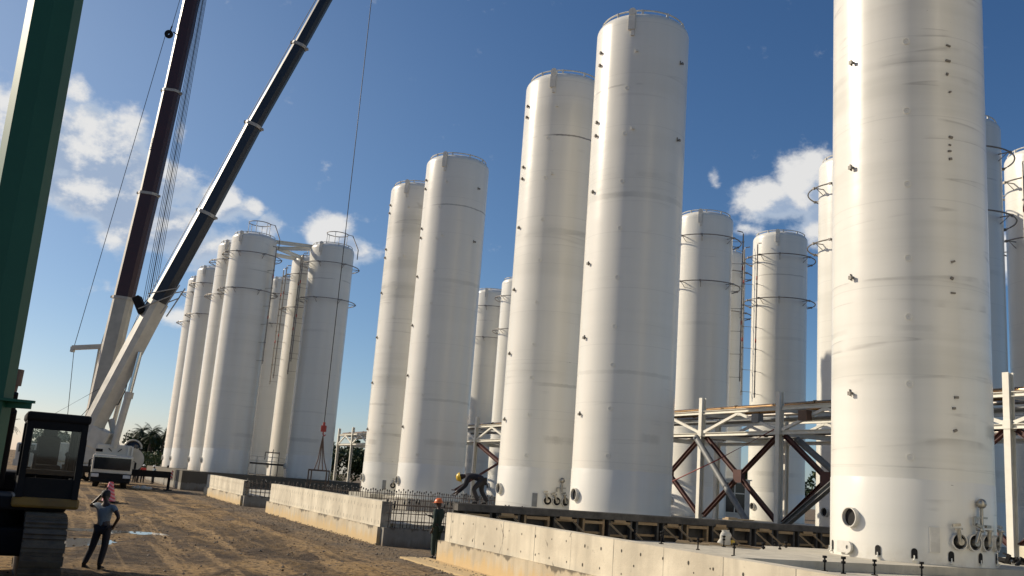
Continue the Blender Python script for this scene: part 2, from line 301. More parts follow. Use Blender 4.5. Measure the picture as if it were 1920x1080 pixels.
# ------------------------------------------------------------------ mesh builder
class MB:
    def __init__(s): s.v = []; s.f = []; s.m = []; s.sm = []
    def add(s, vs, fs, mi=0, smooth=False):
        k = len(s.v); s.v += [tuple(p) for p in vs]
        for f in fs: s.f.append([k + i for i in f]); s.m.append(mi); s.sm.append(smooth)
        return s
    def box(s, c, size, R=None, mi=0, bev=0.0):
        x, y, z = (d / 2 for d in size); c = V3(c)
        if bev:
            bm = bmesh.new(); bmesh.ops.create_cube(bm, size=1.0)
            for vt in bm.verts: vt.co = V3((vt.co.x * size[0], vt.co.y * size[1], vt.co.z * size[2]))
            bmesh.ops.bevel(bm, geom=bm.edges[:], offset=bev, segments=2, affect='EDGES', profile=0.5)
            bm.verts.index_update()
            vs = [vt.co.copy() for vt in bm.verts]; fs = [[q.index for q in f.verts] for f in bm.faces]; bm.free()
        else:
            vs = [V3((a * x, b * y, d * z)) for d in (-1, 1) for a, b in ((-1, -1), (1, -1), (1, 1), (-1, 1))]
            fs = [(3, 2, 1, 0), (4, 5, 6, 7), (0, 1, 5, 4), (1, 2, 6, 5), (2, 3, 7, 6), (3, 0, 4, 7)]
        if R is not None: vs = [R @ p for p in vs]
        return s.add([p + c for p in vs], fs, mi)
    @staticmethod
    def frame(d, up=None):
        d = d.normalized(); up = V3(up) if up is not None else (V3((0, 0, 1)) if abs(d.z) < 0.95 else V3((0, 1, 0)))
        a = d.cross(up).normalized(); return a, a.cross(d).normalized()
    def bar(s, p0, p1, w, h, mi=0, up=None):
        p0, p1 = V3(p0), V3(p1); a, b = s.frame(p1 - p0, up)
        vs = [p + a * (sx * w / 2) + b * (sy * h / 2) for p in (p0, p1) for sx, sy in ((-1, -1), (1, -1), (1, 1), (-1, 1))]
        return s.add(vs, [(3, 2, 1, 0), (4, 5, 6, 7), (0, 1, 5, 4), (1, 2, 6, 5), (2, 3, 7, 6), (3, 0, 4, 7)], mi)
    def hbeam(s, p0, p1, w, h, t=0.03, mi=0, up=None):
        p0, p1 = V3(p0), V3(p1); a, b = s.frame(p1 - p0, up)
        for sg in (-1, 1): s.bar(p0 + b * sg * (h - t) / 2, p1 + b * sg * (h - t) / 2, w, t, mi, up)
        return s.bar(p0, p1, t, h - 2 * t, mi, up)
    def cyl(s, p0, p1, r0, r1=None, seg=12, mi=0, caps=True, smooth=True):
        r1 = r0 if r1 is None else r1
        p0, p1 = V3(p0), V3(p1); a, b = s.frame(p1 - p0)
        ring = [(math.cos(2 * PI * i / seg), math.sin(2 * PI * i / seg)) for i in range(seg)]
        vs = [p0 + a * (c * r0) + b * (d * r0) for c, d in ring] + [p1 + a * (c * r1) + b * (d * r1) for c, d in ring]
        s.add(vs, [(i, (i + 1) % seg, seg + (i + 1) % seg, seg + i) for i in range(seg)], mi, smooth)
        if caps:
            s.add(vs[:seg], [list(range(seg))[::-1]], mi); s.add(vs[seg:], [list(range(seg))], mi)
        return s
    def tube(s, pts, r, seg=8, mi=0, closed=False):
        pts = [V3(p) for p in pts]; n = len(pts); vs = []
        prev = None
        for i, p in enumerate(pts):
            d = (pts[(i + 1) % n] - pts[i - 1]) if closed or 0 < i < n - 1 else (pts[1] - pts[0] if i == 0 else pts[-1] - pts[-2])
            d.normalize()
            if prev is None: a, b = s.frame(d)
            else:
                a = (prev - d * prev.dot(d)).normalized(); b = d.cross(a)
            prev = a
            rr = r[i] if isinstance(r, (list, tuple)) else r
            vs += [p + a * (math.cos(2 * PI * k / seg) * rr) + b * (math.sin(2 * PI * k / seg) * rr) for k in range(seg)]
        fs = []
        for i in range(n if closed else n - 1):
            j = (i + 1) % n
            fs += [(i * seg + k, i * seg + (k + 1) % seg, j * seg + (k + 1) % seg, j * seg + k) for k in range(seg)]
        s.add(vs, fs, mi, True)
        if not closed: s.add(vs[:seg], [list(range(seg))[::-1]], mi); s.add(vs[-seg:], [list(range(seg))], mi)
        return s
    def lathe(s, prof, seg=48, mi=0, c=(0, 0, 0), axis=None, smooth=True):
        c = V3(c); ax = V3(axis).normalized() if axis is not None else V3((0, 0, 1))
        if axis is None: a, b = V3((1, 0, 0)), V3((0, 1, 0))
        else: a, b = s.frame(ax)
        vs = []
        for r, z in prof: vs += [c + a * (r * math.cos(2 * PI * k / seg)) + b * (r * math.sin(2 * PI * k / seg)) + ax * z for k in range(seg)]
        fs = [(i * seg + k, i * seg + (k + 1) % seg, (i + 1) * seg + (k + 1) % seg, (i + 1) * seg + k) for i in range(len(prof) - 1) for k in range(seg)]
        return s.add(vs, fs, mi, smooth)
    def prism(s, poly, z0, z1, mi=0, T=None):
        n = len(poly); vs = [V3((x, y, z)) for z in (z0, z1) for x, y in poly]
        if T is not None: vs = [T @ p for p in vs]
        return s.add(vs, [list(range(n))[::-1], [n + i for i in range(n)]] + [(i, (i + 1) % n, n + (i + 1) % n, n + i) for i in range(n)], mi)
    def section(s, p0, p1, poly0, poly1, a, b, mis=None):
        n = len(poly0); p0, p1 = V3(p0), V3(p1)
        vs = [p0 + a * x + b * y for x, y in poly0] + [p1 + a * x + b * y for x, y in poly1]
        for i in range(n):
            s.add([vs[i], vs[(i + 1) % n], vs[n + (i + 1) % n], vs[n + i]], [(0, 1, 2, 3)], mis[i] if mis else 0)
        s.add(vs[:n], [list(range(n))[::-1]], mis[0] if mis else 0); s.add(vs[n:], [list(range(n))], mis[0] if mis else 0)
        return s
    def ball(s, c, r, seg=12, mi=0, sc=(1, 1, 1)):
        prof = [(max(1e-4, r * math.sin(PI * i / 8)), -r * math.cos(PI * i / 8)) for i in range(9)]
        k = len(s.v); s.lathe(prof, seg, mi)
        for i in range(k, len(s.v)):
            p = s.v[i]; s.v[i] = (p[0] * sc[0] + c[0], p[1] * sc[1] + c[1], p[2] * sc[2] + c[2])
        return s
    def build(s, name, mats, parent=None, loc=None, rotz=0):
        me = bpy.data.meshes.new(name); me.from_pydata(s.v, [], s.f)
        mats = mats if isinstance(mats, (list, tuple)) else [mats]
        for m in mats: me.materials.append(m)
        me.polygons.foreach_set('material_index', s.m); me.polygons.foreach_set('use_smooth', s.sm)
        bm = bmesh.new(); bm.from_mesh(me); bmesh.ops.remove_doubles(bm, verts=bm.verts, dist=1e-5)
        bmesh.ops.recalc_face_normals(bm, faces=bm.faces); 
        for e in bm.edges:
            if len(e.link_faces) == 2 and e.calc_face_angle(0) > 0.7: e.smooth = False
        bm.to_mesh(me); bm.free()
        return link(name, me, parent, loc, rotz)
def link(name, me, parent=None, loc=None, rotz=0):
    o = bpy.data.objects.new(name, me); COL.objects.link(o)
    if parent: o.parent = parent
    if loc is not None: o.location = loc
    o.rotation_euler.z = rotz
    return o
def tag(o, label, cat, group=None, kind=None):
    if kind: o['kind'] = kind
    if label: o['label'] = label
    if cat: o['category'] = cat
    if group: o['group'] = group
    return o
def thing(name, label, cat, loc=(0, 0, 0), rotz=0, group=None):
    o = bpy.data.objects.new(name, None); COL.objects.link(o); o.location = loc; o.rotation_euler.z = rotz
    o.empty_display_size = 0.3
    return tag(o, label, cat, group)
def dup(root, loc, rotz=None, label=None):
    r = root.copy(); COL.objects.link(r); r.location = loc
    if rotz is not None: r.rotation_euler.z = rotz
    if label: r['label'] = label
    for ch in list(root.children):
        c = ch.copy(); COL.objects.link(c); c.parent = r
        for g in ch.children:
            d = g.copy(); COL.objects.link(d); d.parent = c
    return r

# ------------------------------------------------------------------ ground
def gnoise(x, y):
    return (np.sin(x * 0.9 + 1.3 * np.sin(y * 0.55)) * np.cos(y * 0.8 + 0.7 * np.sin(x * 0.5)) * 0.5
            + np.sin(x * 2.3 + y * 1.1) * np.cos(y * 2.7 - x * 0.9) * 0.22 + np.sin(x * 5.1 - y * 3.3) * np.sin(y * 4.7 + x * 1.7) * 0.10)
def make_ground():
    xs = np.concatenate([[-2500, -600, -200], np.arange(-70, -24, 1.2), np.arange(-24, 6, 0.28), np.arange(6, 46, 1.5), [70, 200, 600, 2500]])
    ys = np.concatenate([[-400, -60, -12], np.arange(0, 12, 1.0), np.arange(12, 48, 0.28), np.arange(48, 110, 0.8), np.arange(110, 260, 8), [400, 900, 3000]])
    X, Y = np.meshgrid(xs, ys)
    uu = -0.41004 * X + 0.91207 * Y; vv = 0.91207 * X + 0.41004 * Y
    near = np.clip((60 - np.hypot(X, Y - 30)) / 25, 0, 1)
    inb = np.clip((10.5 - vv) / 1.5, 0, 1)
    Z = gnoise(X, Y) * 0.05 * near * inb
    rut = sum(np.exp(-((vv - c - 0.35 * np.sin(uu * 0.13 + c)) / 0.33) ** 2) for c in (3.2, 5.1, 7.0, 8.3))
    berm = sum(np.exp(-((vv - c - 0.35 * np.sin(uu * 0.13 + c)) / 0.28) ** 2) for c in (3.8, 5.7, 7.5))
    Z += near * inb * (-0.11 * rut * (0.6 + 0.4 * np.sin(uu * 0.7)) + 0.08 * berm * (0.5 + 0.5 * np.sin(uu * 1.3 + vv)))
    for (px, py, rx, ry, dp) in ((-12.6, 33.0, 2.0, 1.5, 0.16), (-11.8, 27.9, 1.2, 2.6, 0.16)):
        Z -= dp * np.exp(-(((X - px) / rx) ** 2 + ((Y - py) / ry) ** 2) ** 2)
    Z += rng.normal(0, 0.014, Z.shape) * near * inb
    ny, nx = X.shape
    vs = np.stack([X, Y, Z], -1).reshape(-1, 3)
    i, j = np.meshgrid(np.arange(nx - 1), np.arange(ny - 1)); a = (j * nx + i).ravel()
    fs = np.stack([a, a + 1, a + nx + 1, a + nx], -1)
    me = bpy.data.meshes.new('ground'); me.from_pydata(vs.tolist(), [], fs.tolist()); me.materials.append(M['ground'])
    me.polygons.foreach_set('use_smooth', [True] * len(me.polygons))
    o = link('ground', me); tag(o, None, None, kind='structure')
make_ground()
for cx, cy, rx, ry, zz in ((-12.6, 33.0, 1.9, 1.0, -0.085), (-11.8, 27.9, 1.0, 2.2, -0.085)):
    mb = MB(); n = 40; pts = []
    for k in range(n):
        t = 2 * PI * k / n; rr = 1 + 0.22 * math.sin(3 * t + cx) + 0.12 * math.sin(7 * t)
        pts.append((cx + rx * rr * math.cos(t), cy + ry * rr * math.sin(t), zz))
    mb.add(pts, [list(range(n))]); tag(mb.build('puddle_water', M['water']), None, None, kind='structure')

# broken stone along the wall feet and over the haul road
def stones(name, label, spots, mt='stone'):
    vs = []; fs = []
    base = np.array([(0, 0, 1), (0.9, 0, 0.2), (0.2, 0.85, 0.1), (-0.8, 0.3, 0.15), (-0.4, -0.8, 0.1), (0.5, -0.7, 0.2), (0, 0, -0.5)], float)
    tri = [(0, 1, 2), (0, 2, 3), (0, 3, 4), (0, 4, 5), (0, 5, 1), (6, 2, 1), (6, 3, 2), (6, 4, 3), (6, 5, 4), (6, 1, 5)]
    for x, y, z, s in spots:
        p = base * rng.uniform(0.6, 1.25, (7, 3)); t = rng.uniform(0, 6.28); c, sn = math.cos(t), math.sin(t)
        p = p @ np.array([[c, sn, 0], [-sn, c, 0], [0, 0, 0.7]]) * s + (x, y, z)
        k = len(vs); vs += p.tolist(); fs += [[k + q for q in f] for f in tri]
    me = bpy.data.meshes.new(name); me.from_pydata(vs, [], fs); me.materials.append(M[mt])
    tag(link(name, me), label, 'rubble', kind='stuff')
sp = []
for _ in range(3200):
    u = rng.uniform(10, 80); v = 10.45 - abs(rng.normal(0, 0.8)); p = G(u, v)
    sp.append((p.x, p.y, 0.0 + 0.05 * max(0, 1 - (10.4 - v)), abs(rng.normal(0.012, 0.016)) + 0.012))
for _ in range(900):
    p = G(rng.uniform(12, 45), rng.uniform(2, 10)); sp.append((p.x, p.y, 0.0, abs(rng.normal(0.015, 0.018)) + 0.01))
M['clod'] = paint('earth_clod', (0.11, 0.075, 0.045), (0.06, 0.042, 0.028), 0.95, 4)
cl = []
for _ in range(1300):
    v = rng.uniform(-6, 10.3); u = rng.uniform(11, 62); p = G(u, v); cl.append((p.x, p.y, 0.01, abs(rng.normal(0.01, 0.02)) + 0.010))
stones('earth_clod', 'dark earth clods scattered over the haul road', cl, 'clod')
stones('loose_stone', 'loose broken stone lying along the wall feet and haul road', sp)

# ------------------------------------------------------------------ tanks
R_T = 2.1; Z0 = 1.18; ZS = 3.27; ZTOP = 22.93; H_T = ZTOP - Z0
def shell_mesh():
    h = H_T; s = ZS - Z0
    prof = [(2.112, 0.0), (2.112, s - 0.03), (2.1, s), (2.1, s + 0.02)]
    prof += [(2.1, s + 0.02 + (h - s - 0.05) * i / 12) for i in range(1, 13)]
    prof += [(2.1 - 0.42 * (1 - math.cos(rad(t))), h - 0.03 + 0.42 * math.sin(rad(t))) for t in range(10, 71, 10)]
    r1, z1 = prof[-1]
    prof += [(r1 * (1 - t), z1 + 0.42 * (1 - (1 - t) ** 2)) for t in (0.15, 0.35, 0.6, 0.85)] + [(0.01, z1 + 0.42)]
    mb = MB(); mb.lathe(prof, 96); return mb
def tube_ring(r, z, tr, seg=64): return [(r * math.cos(2 * PI * k / seg), r * math.sin(2 * PI * k / seg), z) for k in range(seg)]
def top_ring_mesh():
    mb = MB(); mb.tube(tube_ring(1.86, H_T + 0.50, 0.03), 0.035, 6, 0, True)
    for k in range(10):
        d = az(k * 36 + 9); mb.box(d * 1.86 + V3((0, 0, H_T + 0.42)), (0.09, 0.09, 0.22))
    return mb
def lug_mesh():   # lifting lug: a flat plate welded up the shoulder with a round eye; local +Y points outward, origin on the shell at shoulder height
    mb = MB(); mb.box((0, 0.05, -0.22), (0.30, 0.09, 0.62)); mb.box((-0.05, 0.03, -0.66), (0.16, 0.05, 0.30)); mb.box((0, -0.02, 0.16), (0.30, 0.12, 0.30))
    mb.lathe([(0.02, -0.09), (0.165, -0.09), (0.165, 0.09), (0.02, 0.09)], 16, c=(0, -0.02, 0.34), axis=(0, 1, 0))
    return mb
def manhole_rim_mesh():  # local +Y outward
    mb = MB(); mb.lathe([(0.235, -0.03), (0.235, 0.13), (0.262, 0.13), (0.262, -0.05)], 28, axis=(0, 1, 0)); return mb
def disc(r, y, seg=28):
    mb = MB(); mb.add([(r * math.cos(2 * PI * k / seg), y, r * math.sin(2 * PI * k / seg)) for k in range(seg)], [list(range(seg))]); return mb
def bracket_mesh():
    mb = MB(); mb.box((0, 0.05, 0), (0.05, 0.12, 0.06)); mb.box((0.0, 0.105, -0.015), (0.11, 0.04, 0.10)); mb.box((0.07, 0.02, 0.02), (0.015, 0.05, 0.18)); return mb
def cap_mesh():
    mb = MB(); mb.lathe([(0.095, -0.01), (0.095, 0.022), (0.078, 0.022), (0.076, 0.008), (0.01, 0.012)], 16, axis=(0, 1, 0)); return mb
def port_mesh():
    mb = MB(); mb.lathe([(0.185, -0.05), (0.185, 0.10), (0.215, 0.10), (0.215, -0.05)], 22, axis=(0, 1, 0)); return mb
def nozzle_mesh():
    mb = MB(); mb.cyl((0, -0.05, 0), (0, 0.16, 0.0), 0.10, 0.085, 12); mb.cyl((0.03, 0.14, 0.0), (0.05, 0.18, 0.30), 0.055, 0.05, 10)
    mb.cyl((0.05, 0.18, 0.30), (0.05, 0.18, 0.34), 0.10, 0.10, 12); mb.box((0.08, 0.16, 0.42), (0.20, 0.07, 0.07)); return mb
def slot_mesh():   # arched anchor opening with its nut
    pts = [(-0.075, 0), (0.075, 0), (0.075, 0.18)] + [(0.075 * math.cos(t * PI / 6), 0.18 + 0.075 * math.sin(t * PI / 6)) for t in range(1, 6)] + [(-0.075, 0.18)]
    mb = MB(); n = len(pts); mb.add([(x, 0.012, z) for x, z in pts], [list(range(n))]); return mb
def anchor_mesh():
    mb = MB(); mb.cyl((0, 0.03, -0.05), (0, 0.03, 0.08), 0.016, 0.016, 8); mb.box((0, 0.04, -0.045), (0.10, 0.10, 0.02)); mb.cyl((0, 0.03, -0.03), (0, 0.03, 0.0), 0.03, 0.03, 6); return mb
def spray_ring_mesh(r=2.72, seg=72):
    mb = MB(); mb.tube(tube_ring(r, 0, 0.03, seg), 0.042, 6, 0, True); return mb
def strut_mesh():
    mb = MB(); mb.bar((0, 0.0, 0.02), (0, 0.66, 0.02), 0.05, 0.05); mb.bar((0, 0.0, -0.35), (0, 0.45, 0.0), 0.03, 0.03); mb.box((0, 0.62, 0.0), (0.16, 0.13, 0.13)); return mb
PROTO = {}
def proto(key, fn):
    if key not in PROTO:
        mb = fn(); o = mb.build(key, M['tank_fit']); PROTO[key] = o.data; o.data.materials.clear(); bpy.data.objects.remove(o)
    return PROTO[key]
MATVAR = {}
def fit(name, key, fn, mat, parent, a, z, r=R_T, twist=0):
    me = proto(key, fn); k2 = (key, mat)
    if k2 not in MATVAR:
        m2 = me.copy(); m2.materials.append(M[mat]); MATVAR[k2] = m2
    o = link(name, MATVAR[k2], parent); d = az(a); o.location = d * r + V3((0, 0, z)); o.rotation_euler = (0, twist, -rad(a))
    return o
SHELL = None
def tank(label, u, v, group, bare=True, dirt=0.5, mark_amt=0.5, manhole=True, caps=True, ports=True, slots=False, risers=(), topring=False, z=Z0, lugs=(201, 21), brackets=(246,)):
    global SHELL
    t = thing('storage_tank', label, 'storage tank', G(u, v, z), 0, group)
    if SHELL is None:
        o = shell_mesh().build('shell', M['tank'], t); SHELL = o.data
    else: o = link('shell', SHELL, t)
    o.color = (dirt, mark_amt, random.random(), 1); o.rotation_euler.z = random.uniform(0, 6.28)
    fit('top_ring', 'top_ring', top_ring_mesh, 'tank_fit', t, 0, 0, 0)
    for a in lugs: fit('lifting_lug', 'lug', lug_mesh, 'tank_fit', t, a, H_T)
    if manhole:
        rim = fit('manhole', 'manhole', manhole_rim_mesh, 'tank_fit', t, 246, 1.02, 2.112)
        c = link('manhole_opening', proto_mat('mh_open', lambda: disc(0.236, 0.022), 'void'), rim)
    if ports:
        for a, zz in ((172, 0.62), (160, 0.62), (148, 0.62), (133, 0.62)):
            p = fit('port', 'port', port_mesh, 'tank_fit', t, a, zz, 2.112)
            link('port_opening', proto_mat('port_open', lambda: disc(0.186, 0.020, 22), 'void'), p)
            link('nozzle', proto_mat('nozzle', nozzle_mesh, 'chrome'), p).rotation_euler = (0, random.uniform(-.4, .4), 0)
        fit('name_plate', 'plate', lambda: MB().box((0, 0.03, 0), (0.24, 0.04, 0.62)), 'steel_grey' if bare and not slots else 'tank_fit', t, 188, 0.62)
        fit('gauge', 'gauge', lambda: MB().ball((0, 0.14, 0.55), 0.125).cyl((0, 0.14, 0), (0, 0.14, 0.45), 0.04).box((0, 0.12, 0.2), (0.42, 0.06, 0.05)).box((.25, 0.12, 0.1), (0.06, 0.06, 0.2)), 'chrome', t, 155, 1.05)
    if bare:
        for a in brackets:
            for k, zz in enumerate((20.55, 19.95, 17.22, 16.6, 14.0, 10.78, 7.55, 4.32)):
                fit('pipe_bracket', 'bracket', bracket_mesh, 'bracket', t, a + (0 if k % 2 == 0 else 0.5), zz)
        for zz in (20.2, 16.6):
            fit('pipe_bracket', 'bracket', bracket_mesh, 'tank_fit', t, 193, zz); fit('pipe_bracket', 'bracket', bracket_mesh, 'bracket', t, 132, zz - 0.15)
    if caps:
        for zz in (2.65, 4.55, 6.34, 7.95, 10.03, 12.16, 14.24, 16.4, 18.5): fit('port_cap', 'cap', cap_mesh, 'cap_white', t, 203, zz)
    if slots:
        for a in range(0, 360, 24):
            s_ = fit('anchor_slot', 'slot', slot_mesh, 'void', t, a + 9, 0.12, 2.112)
            link('anchor_bolt', proto_mat('anchor', anchor_mesh, 'steel_white'), s_)
    if not bare:
        for zz in (20.15, 16.7):
            rg = fit('spray_ring', 'spray_ring', spray_ring_mesh, 'pipe', t, 0, zz, 0)
            for a in (140, 196, 230, 258, 320, 20, 80):
                s_ = link('ring_strut', proto_mat('strut', strut_mesh, 'pipe'), rg); s_.location = az(a) * R_T; s_.rotation_euler = (0, 0, -rad(a))
        for a, zb in risers:
            d = az(a); rr = 2.86
            mb = MB(); mb.cyl(d * rr + V3((0, 0, zb)), d * rr + V3((0, 0, 20.9)), 0.055, 0.055, 8)
            mb.tube([d * rr + V3((0, 0, 20.9)), d * (rr - .05) + V3((0, 0, 21.05)), d * (rr - .45) + V3((0, 0, 21.15))], 0.04, 6)
            ro = mb.build('riser_pipe', M['pipe'], t)
            for zz in np.arange(zb + 0.3, 20.5, 1.7):
                mb = MB(); mb.bar(d * R_T + V3((0, 0, zz)), d * rr + V3((0, 0, zz)), 0.03, 0.03); mb.box(d * rr + V3((0, 0, zz)), (0.14, 0.14, 0.10)); mb.build('riser_clip', M['pipe'], ro)
            for zz in (zb + 4.2, 18.1):
                mb = MB(); mb.cyl(d * rr + V3((0, 0, zz)), d * rr + V3((0, 0, zz + 0.3)), 0.062, 0.062, 8); mb.build('red_band', M['red'], ro)
    if topring:
        mb = MB(); off = az(110) * 0.35
        mb.tube([V3(p) + off for p in tube_ring(1.02, H_T + 1.75, 0.03, 40)], 0.04, 6, 0, True)
        mb.tube([off + az(95) * 1.02 + V3((0, 0, H_T + 1.75)), az(100) * 1.9 + V3((0, 0, H_T + 1.62)), az(112) * 2.86 + V3((0, 0, H_T + 0.1)), az(112) * 2.86 + V3((0, 0, 20.9))], 0.045, 6)
        tr = mb.build('crown_spray_ring', M['pipe'], t); mb = MB()
        for a in range(0, 360, 60): p = off + az(a) * 1.02; mb.cyl(p + V3((0, 0, H_T + 0.35)), p + V3((0, 0, H_T + 1.75)), 0.03, 0.03, 6)
        mb.build('ring_post', M['tank_fit'], tr)
    return t
def proto_mat(key, fn, mat):
    me = proto(key, fn); k2 = (key, mat)
    if k2 not in MATVAR:
        m2 = me.copy(); m2.materials.append(M[mat]); MATVAR[k2] = m2
    return MATVAR[k2]

GB = 'bare white tanks newly stood beside the haul road'
nt0 = tank('nearest huge white tank, top cropped by the photo edge, arched anchor slots at its foot', 19.95, 21.46, GB, dirt=1.0, mark_amt=1.0, slots=True)
tank('bare white tank standing beyond the right photo edge, twin of the nearest tank', 12.5, 21.46, GB, dirt=0.6, mark_amt=0.8)
for zz in (14.12, 13.66, 13.26, 12.74, 11.41, 11.18, 11.0, 10.78, 7.89, 7.43, 7.03, 4.26, 3.97, 3.4):
    o = fit('weld_tab', 'weld_tab', lambda: MB().box((0, 0.015, 0), (0.11, 0.05, 0.055)), 'bracket', nt0, 172 + random.uniform(-1.2, 1.2), zz); o.scale = (random.uniform(.5, 1.3), 1, random.uniform(.6, 1.3)); o.rotation_euler.y = random.uniform(-.5, .5)
# lifting trunnion plate on the nearest tank's foot
mb = MB(); mb.box((0.10, 0.06, 0), (0.42, 0.05, 0.30)); mb.lathe([(0.05, -0.02), (0.155, -0.02), (0.155, 0.05), (0.05, 0.05)], 20, c=(-0.12, 0.06, 0), axis=(0, 1, 0))
o = mb.build('trunnion_plate', M['tank_fit'], nt0); o.location = az(251) * 2.112 + V3((0, 0, 0.24)); o.rotation_euler.z = -rad(251)
tank('tall bare white tank, second largest, standing full height in the middle right', 35.48, 21.63, GB, dirt=0.35, mark_amt=0.8, ports=False)
tank('bare white tank overlapped on its right by the tall tank in the middle right', 42.99, 21.61, GB, dirt=0.45, mark_amt=0.9)
tank('bare white tank in the middle with a clear strip of blue sky to its right', 58.28, 21.56, GB, dirt=0.22, mark_amt=0.6, ports=False)
tank('dirty banded bare white tank half hidden behind the one in the middle', 65.6, 21.45, GB, dirt=1.0, mark_amt=1.0)
GF = 'far left block of piped white tanks'
tank('piped white tank with raised crown ring, widest of the far left block', 91.84, 14.05, GF, False, 0.4, 0.3, ports=False, caps=False, z=1.62, risers=((118, 10.0),), topring=True)
tank('piped white tank with raised crown ring at the right end of the far left block', 90.61, 21.34, GF, False, 0.12, 0.4, ports=False, caps=False, z=1.62, risers=((262, 9.5), (238, 10.6)), topring=True)
tank('piped white tank tucked just left of the widest far left tank', 96.61, 13.5, GF, False, 0.3, 0.3, ports=False, caps=False, z=1.62)
tank('piped white tank second from the left end of the far left block', 111.27, 13.33, GF, False, 0.2, 0.3, ports=False, caps=False, z=1.62)
tank('leftmost piped white tank, beside the palm trees', 118.37, 13.19, GF, False, 0.5, 0.3, ports=False, caps=False, z=1.62)
tank('low looking far white tank showing in the gap between the two crown ring tanks', 111.3, 21.3, GF, False, 0.2, 0.3, ports=False, caps=False, z=1.62)
tank('slim looking piped white tank directly left of the right end crown ring tank', 97.94, 21.15, GF, False, 0.2, 0.3, ports=False, caps=False, z=1.62, risers=((265, 9.0), (230, 9.5)), topring=True)
GR = 'piped white tanks behind the pipe rack'
tank('piped white tank right behind the tall middle right tank, riser on its right edge', 58.41, 41.89, GR, False, 0.15, 0.4, ports=False, caps=False, risers=((105, 9.8),))
tank('shaded piped white tank peeping out behind the riser tank above the pipe rack', 66.58, 49.56, GR, False, 0.1, 0.3, ports=False, caps=False)
tank('piped white tank seen whole above the pipe rack with two risers on its left', 59.09, 49.68, GR, False, 0.2, 0.4, ports=False, caps=False, risers=((268, 9.3), (232, 9.0)))
tank('sunlit piped white tank showing as a strip left of the nearest tank', 42.99, 41.81, GR, False, 0.5, 0.3, ports=False, caps=False)
tank('shaded piped white tank showing as a strip right of the nearest tank', 35.57, 42.04, GR, False, 0.2, 0.3, ports=False, caps=False)
tank('sunlit piped white tank cut off by the right photo edge', 35.77, 49.28, GR, False, 0.2, 0.3, ports=False, caps=False, risers=((232, 10.0),))
tank('narrow far white tank touching the left edge of the middle right pair', 89.59, 41.4, GR, False, 0.15, 0.3, ports=False, caps=False)
tank('shaded far white tank just right of the middle tank above the rack', 97.2, 41.5, GR, False, 0.15, 0.3, ports=False, caps=False)

# white beams tying the far left tank tops together
def beam_thing(label, pts):
    t = thing('bridging_beam', label, 'steel beam', (0, 0, 0), 0, 'white beams bridging far tank tops')
    mb = MB()
    for a, b in pts[:1]: mb.hbeam(a, b, 0.22, 0.34, 0.04)
    mb.build('girder', M['steel_white'], t); mb = MB()
    for p in pts[0]: mb.box(V3(p) - V3((0, 0, 0.25)), (0.4, 0.4, 0.25))
    mb.build('end_plate', M['steel_white'], t)
ZB = 23.6
f1, f7, f2, f6 = G(91.84, 14.05, ZB), G(90.61, 21.34, ZB), G(96.61, 13.5, ZB), G(97.94, 21.15, ZB)
def between(a, b, d=1.7): q = (b - a).normalized(); return (a + q * d, b - q * d)
beam_thing('white beam straight between the two crown ring tank tops', [between(f1, f7)])
beam_thing('white diagonal beam from the widest far tank back to the slim one', [between(f1, f6)])
beam_thing('white beam bridging the rear pair of the far left block', [between(f2, f6)])
beam_thing('white diagonal beam crossing toward the right end crown ring tank', [between(f2, f7)])

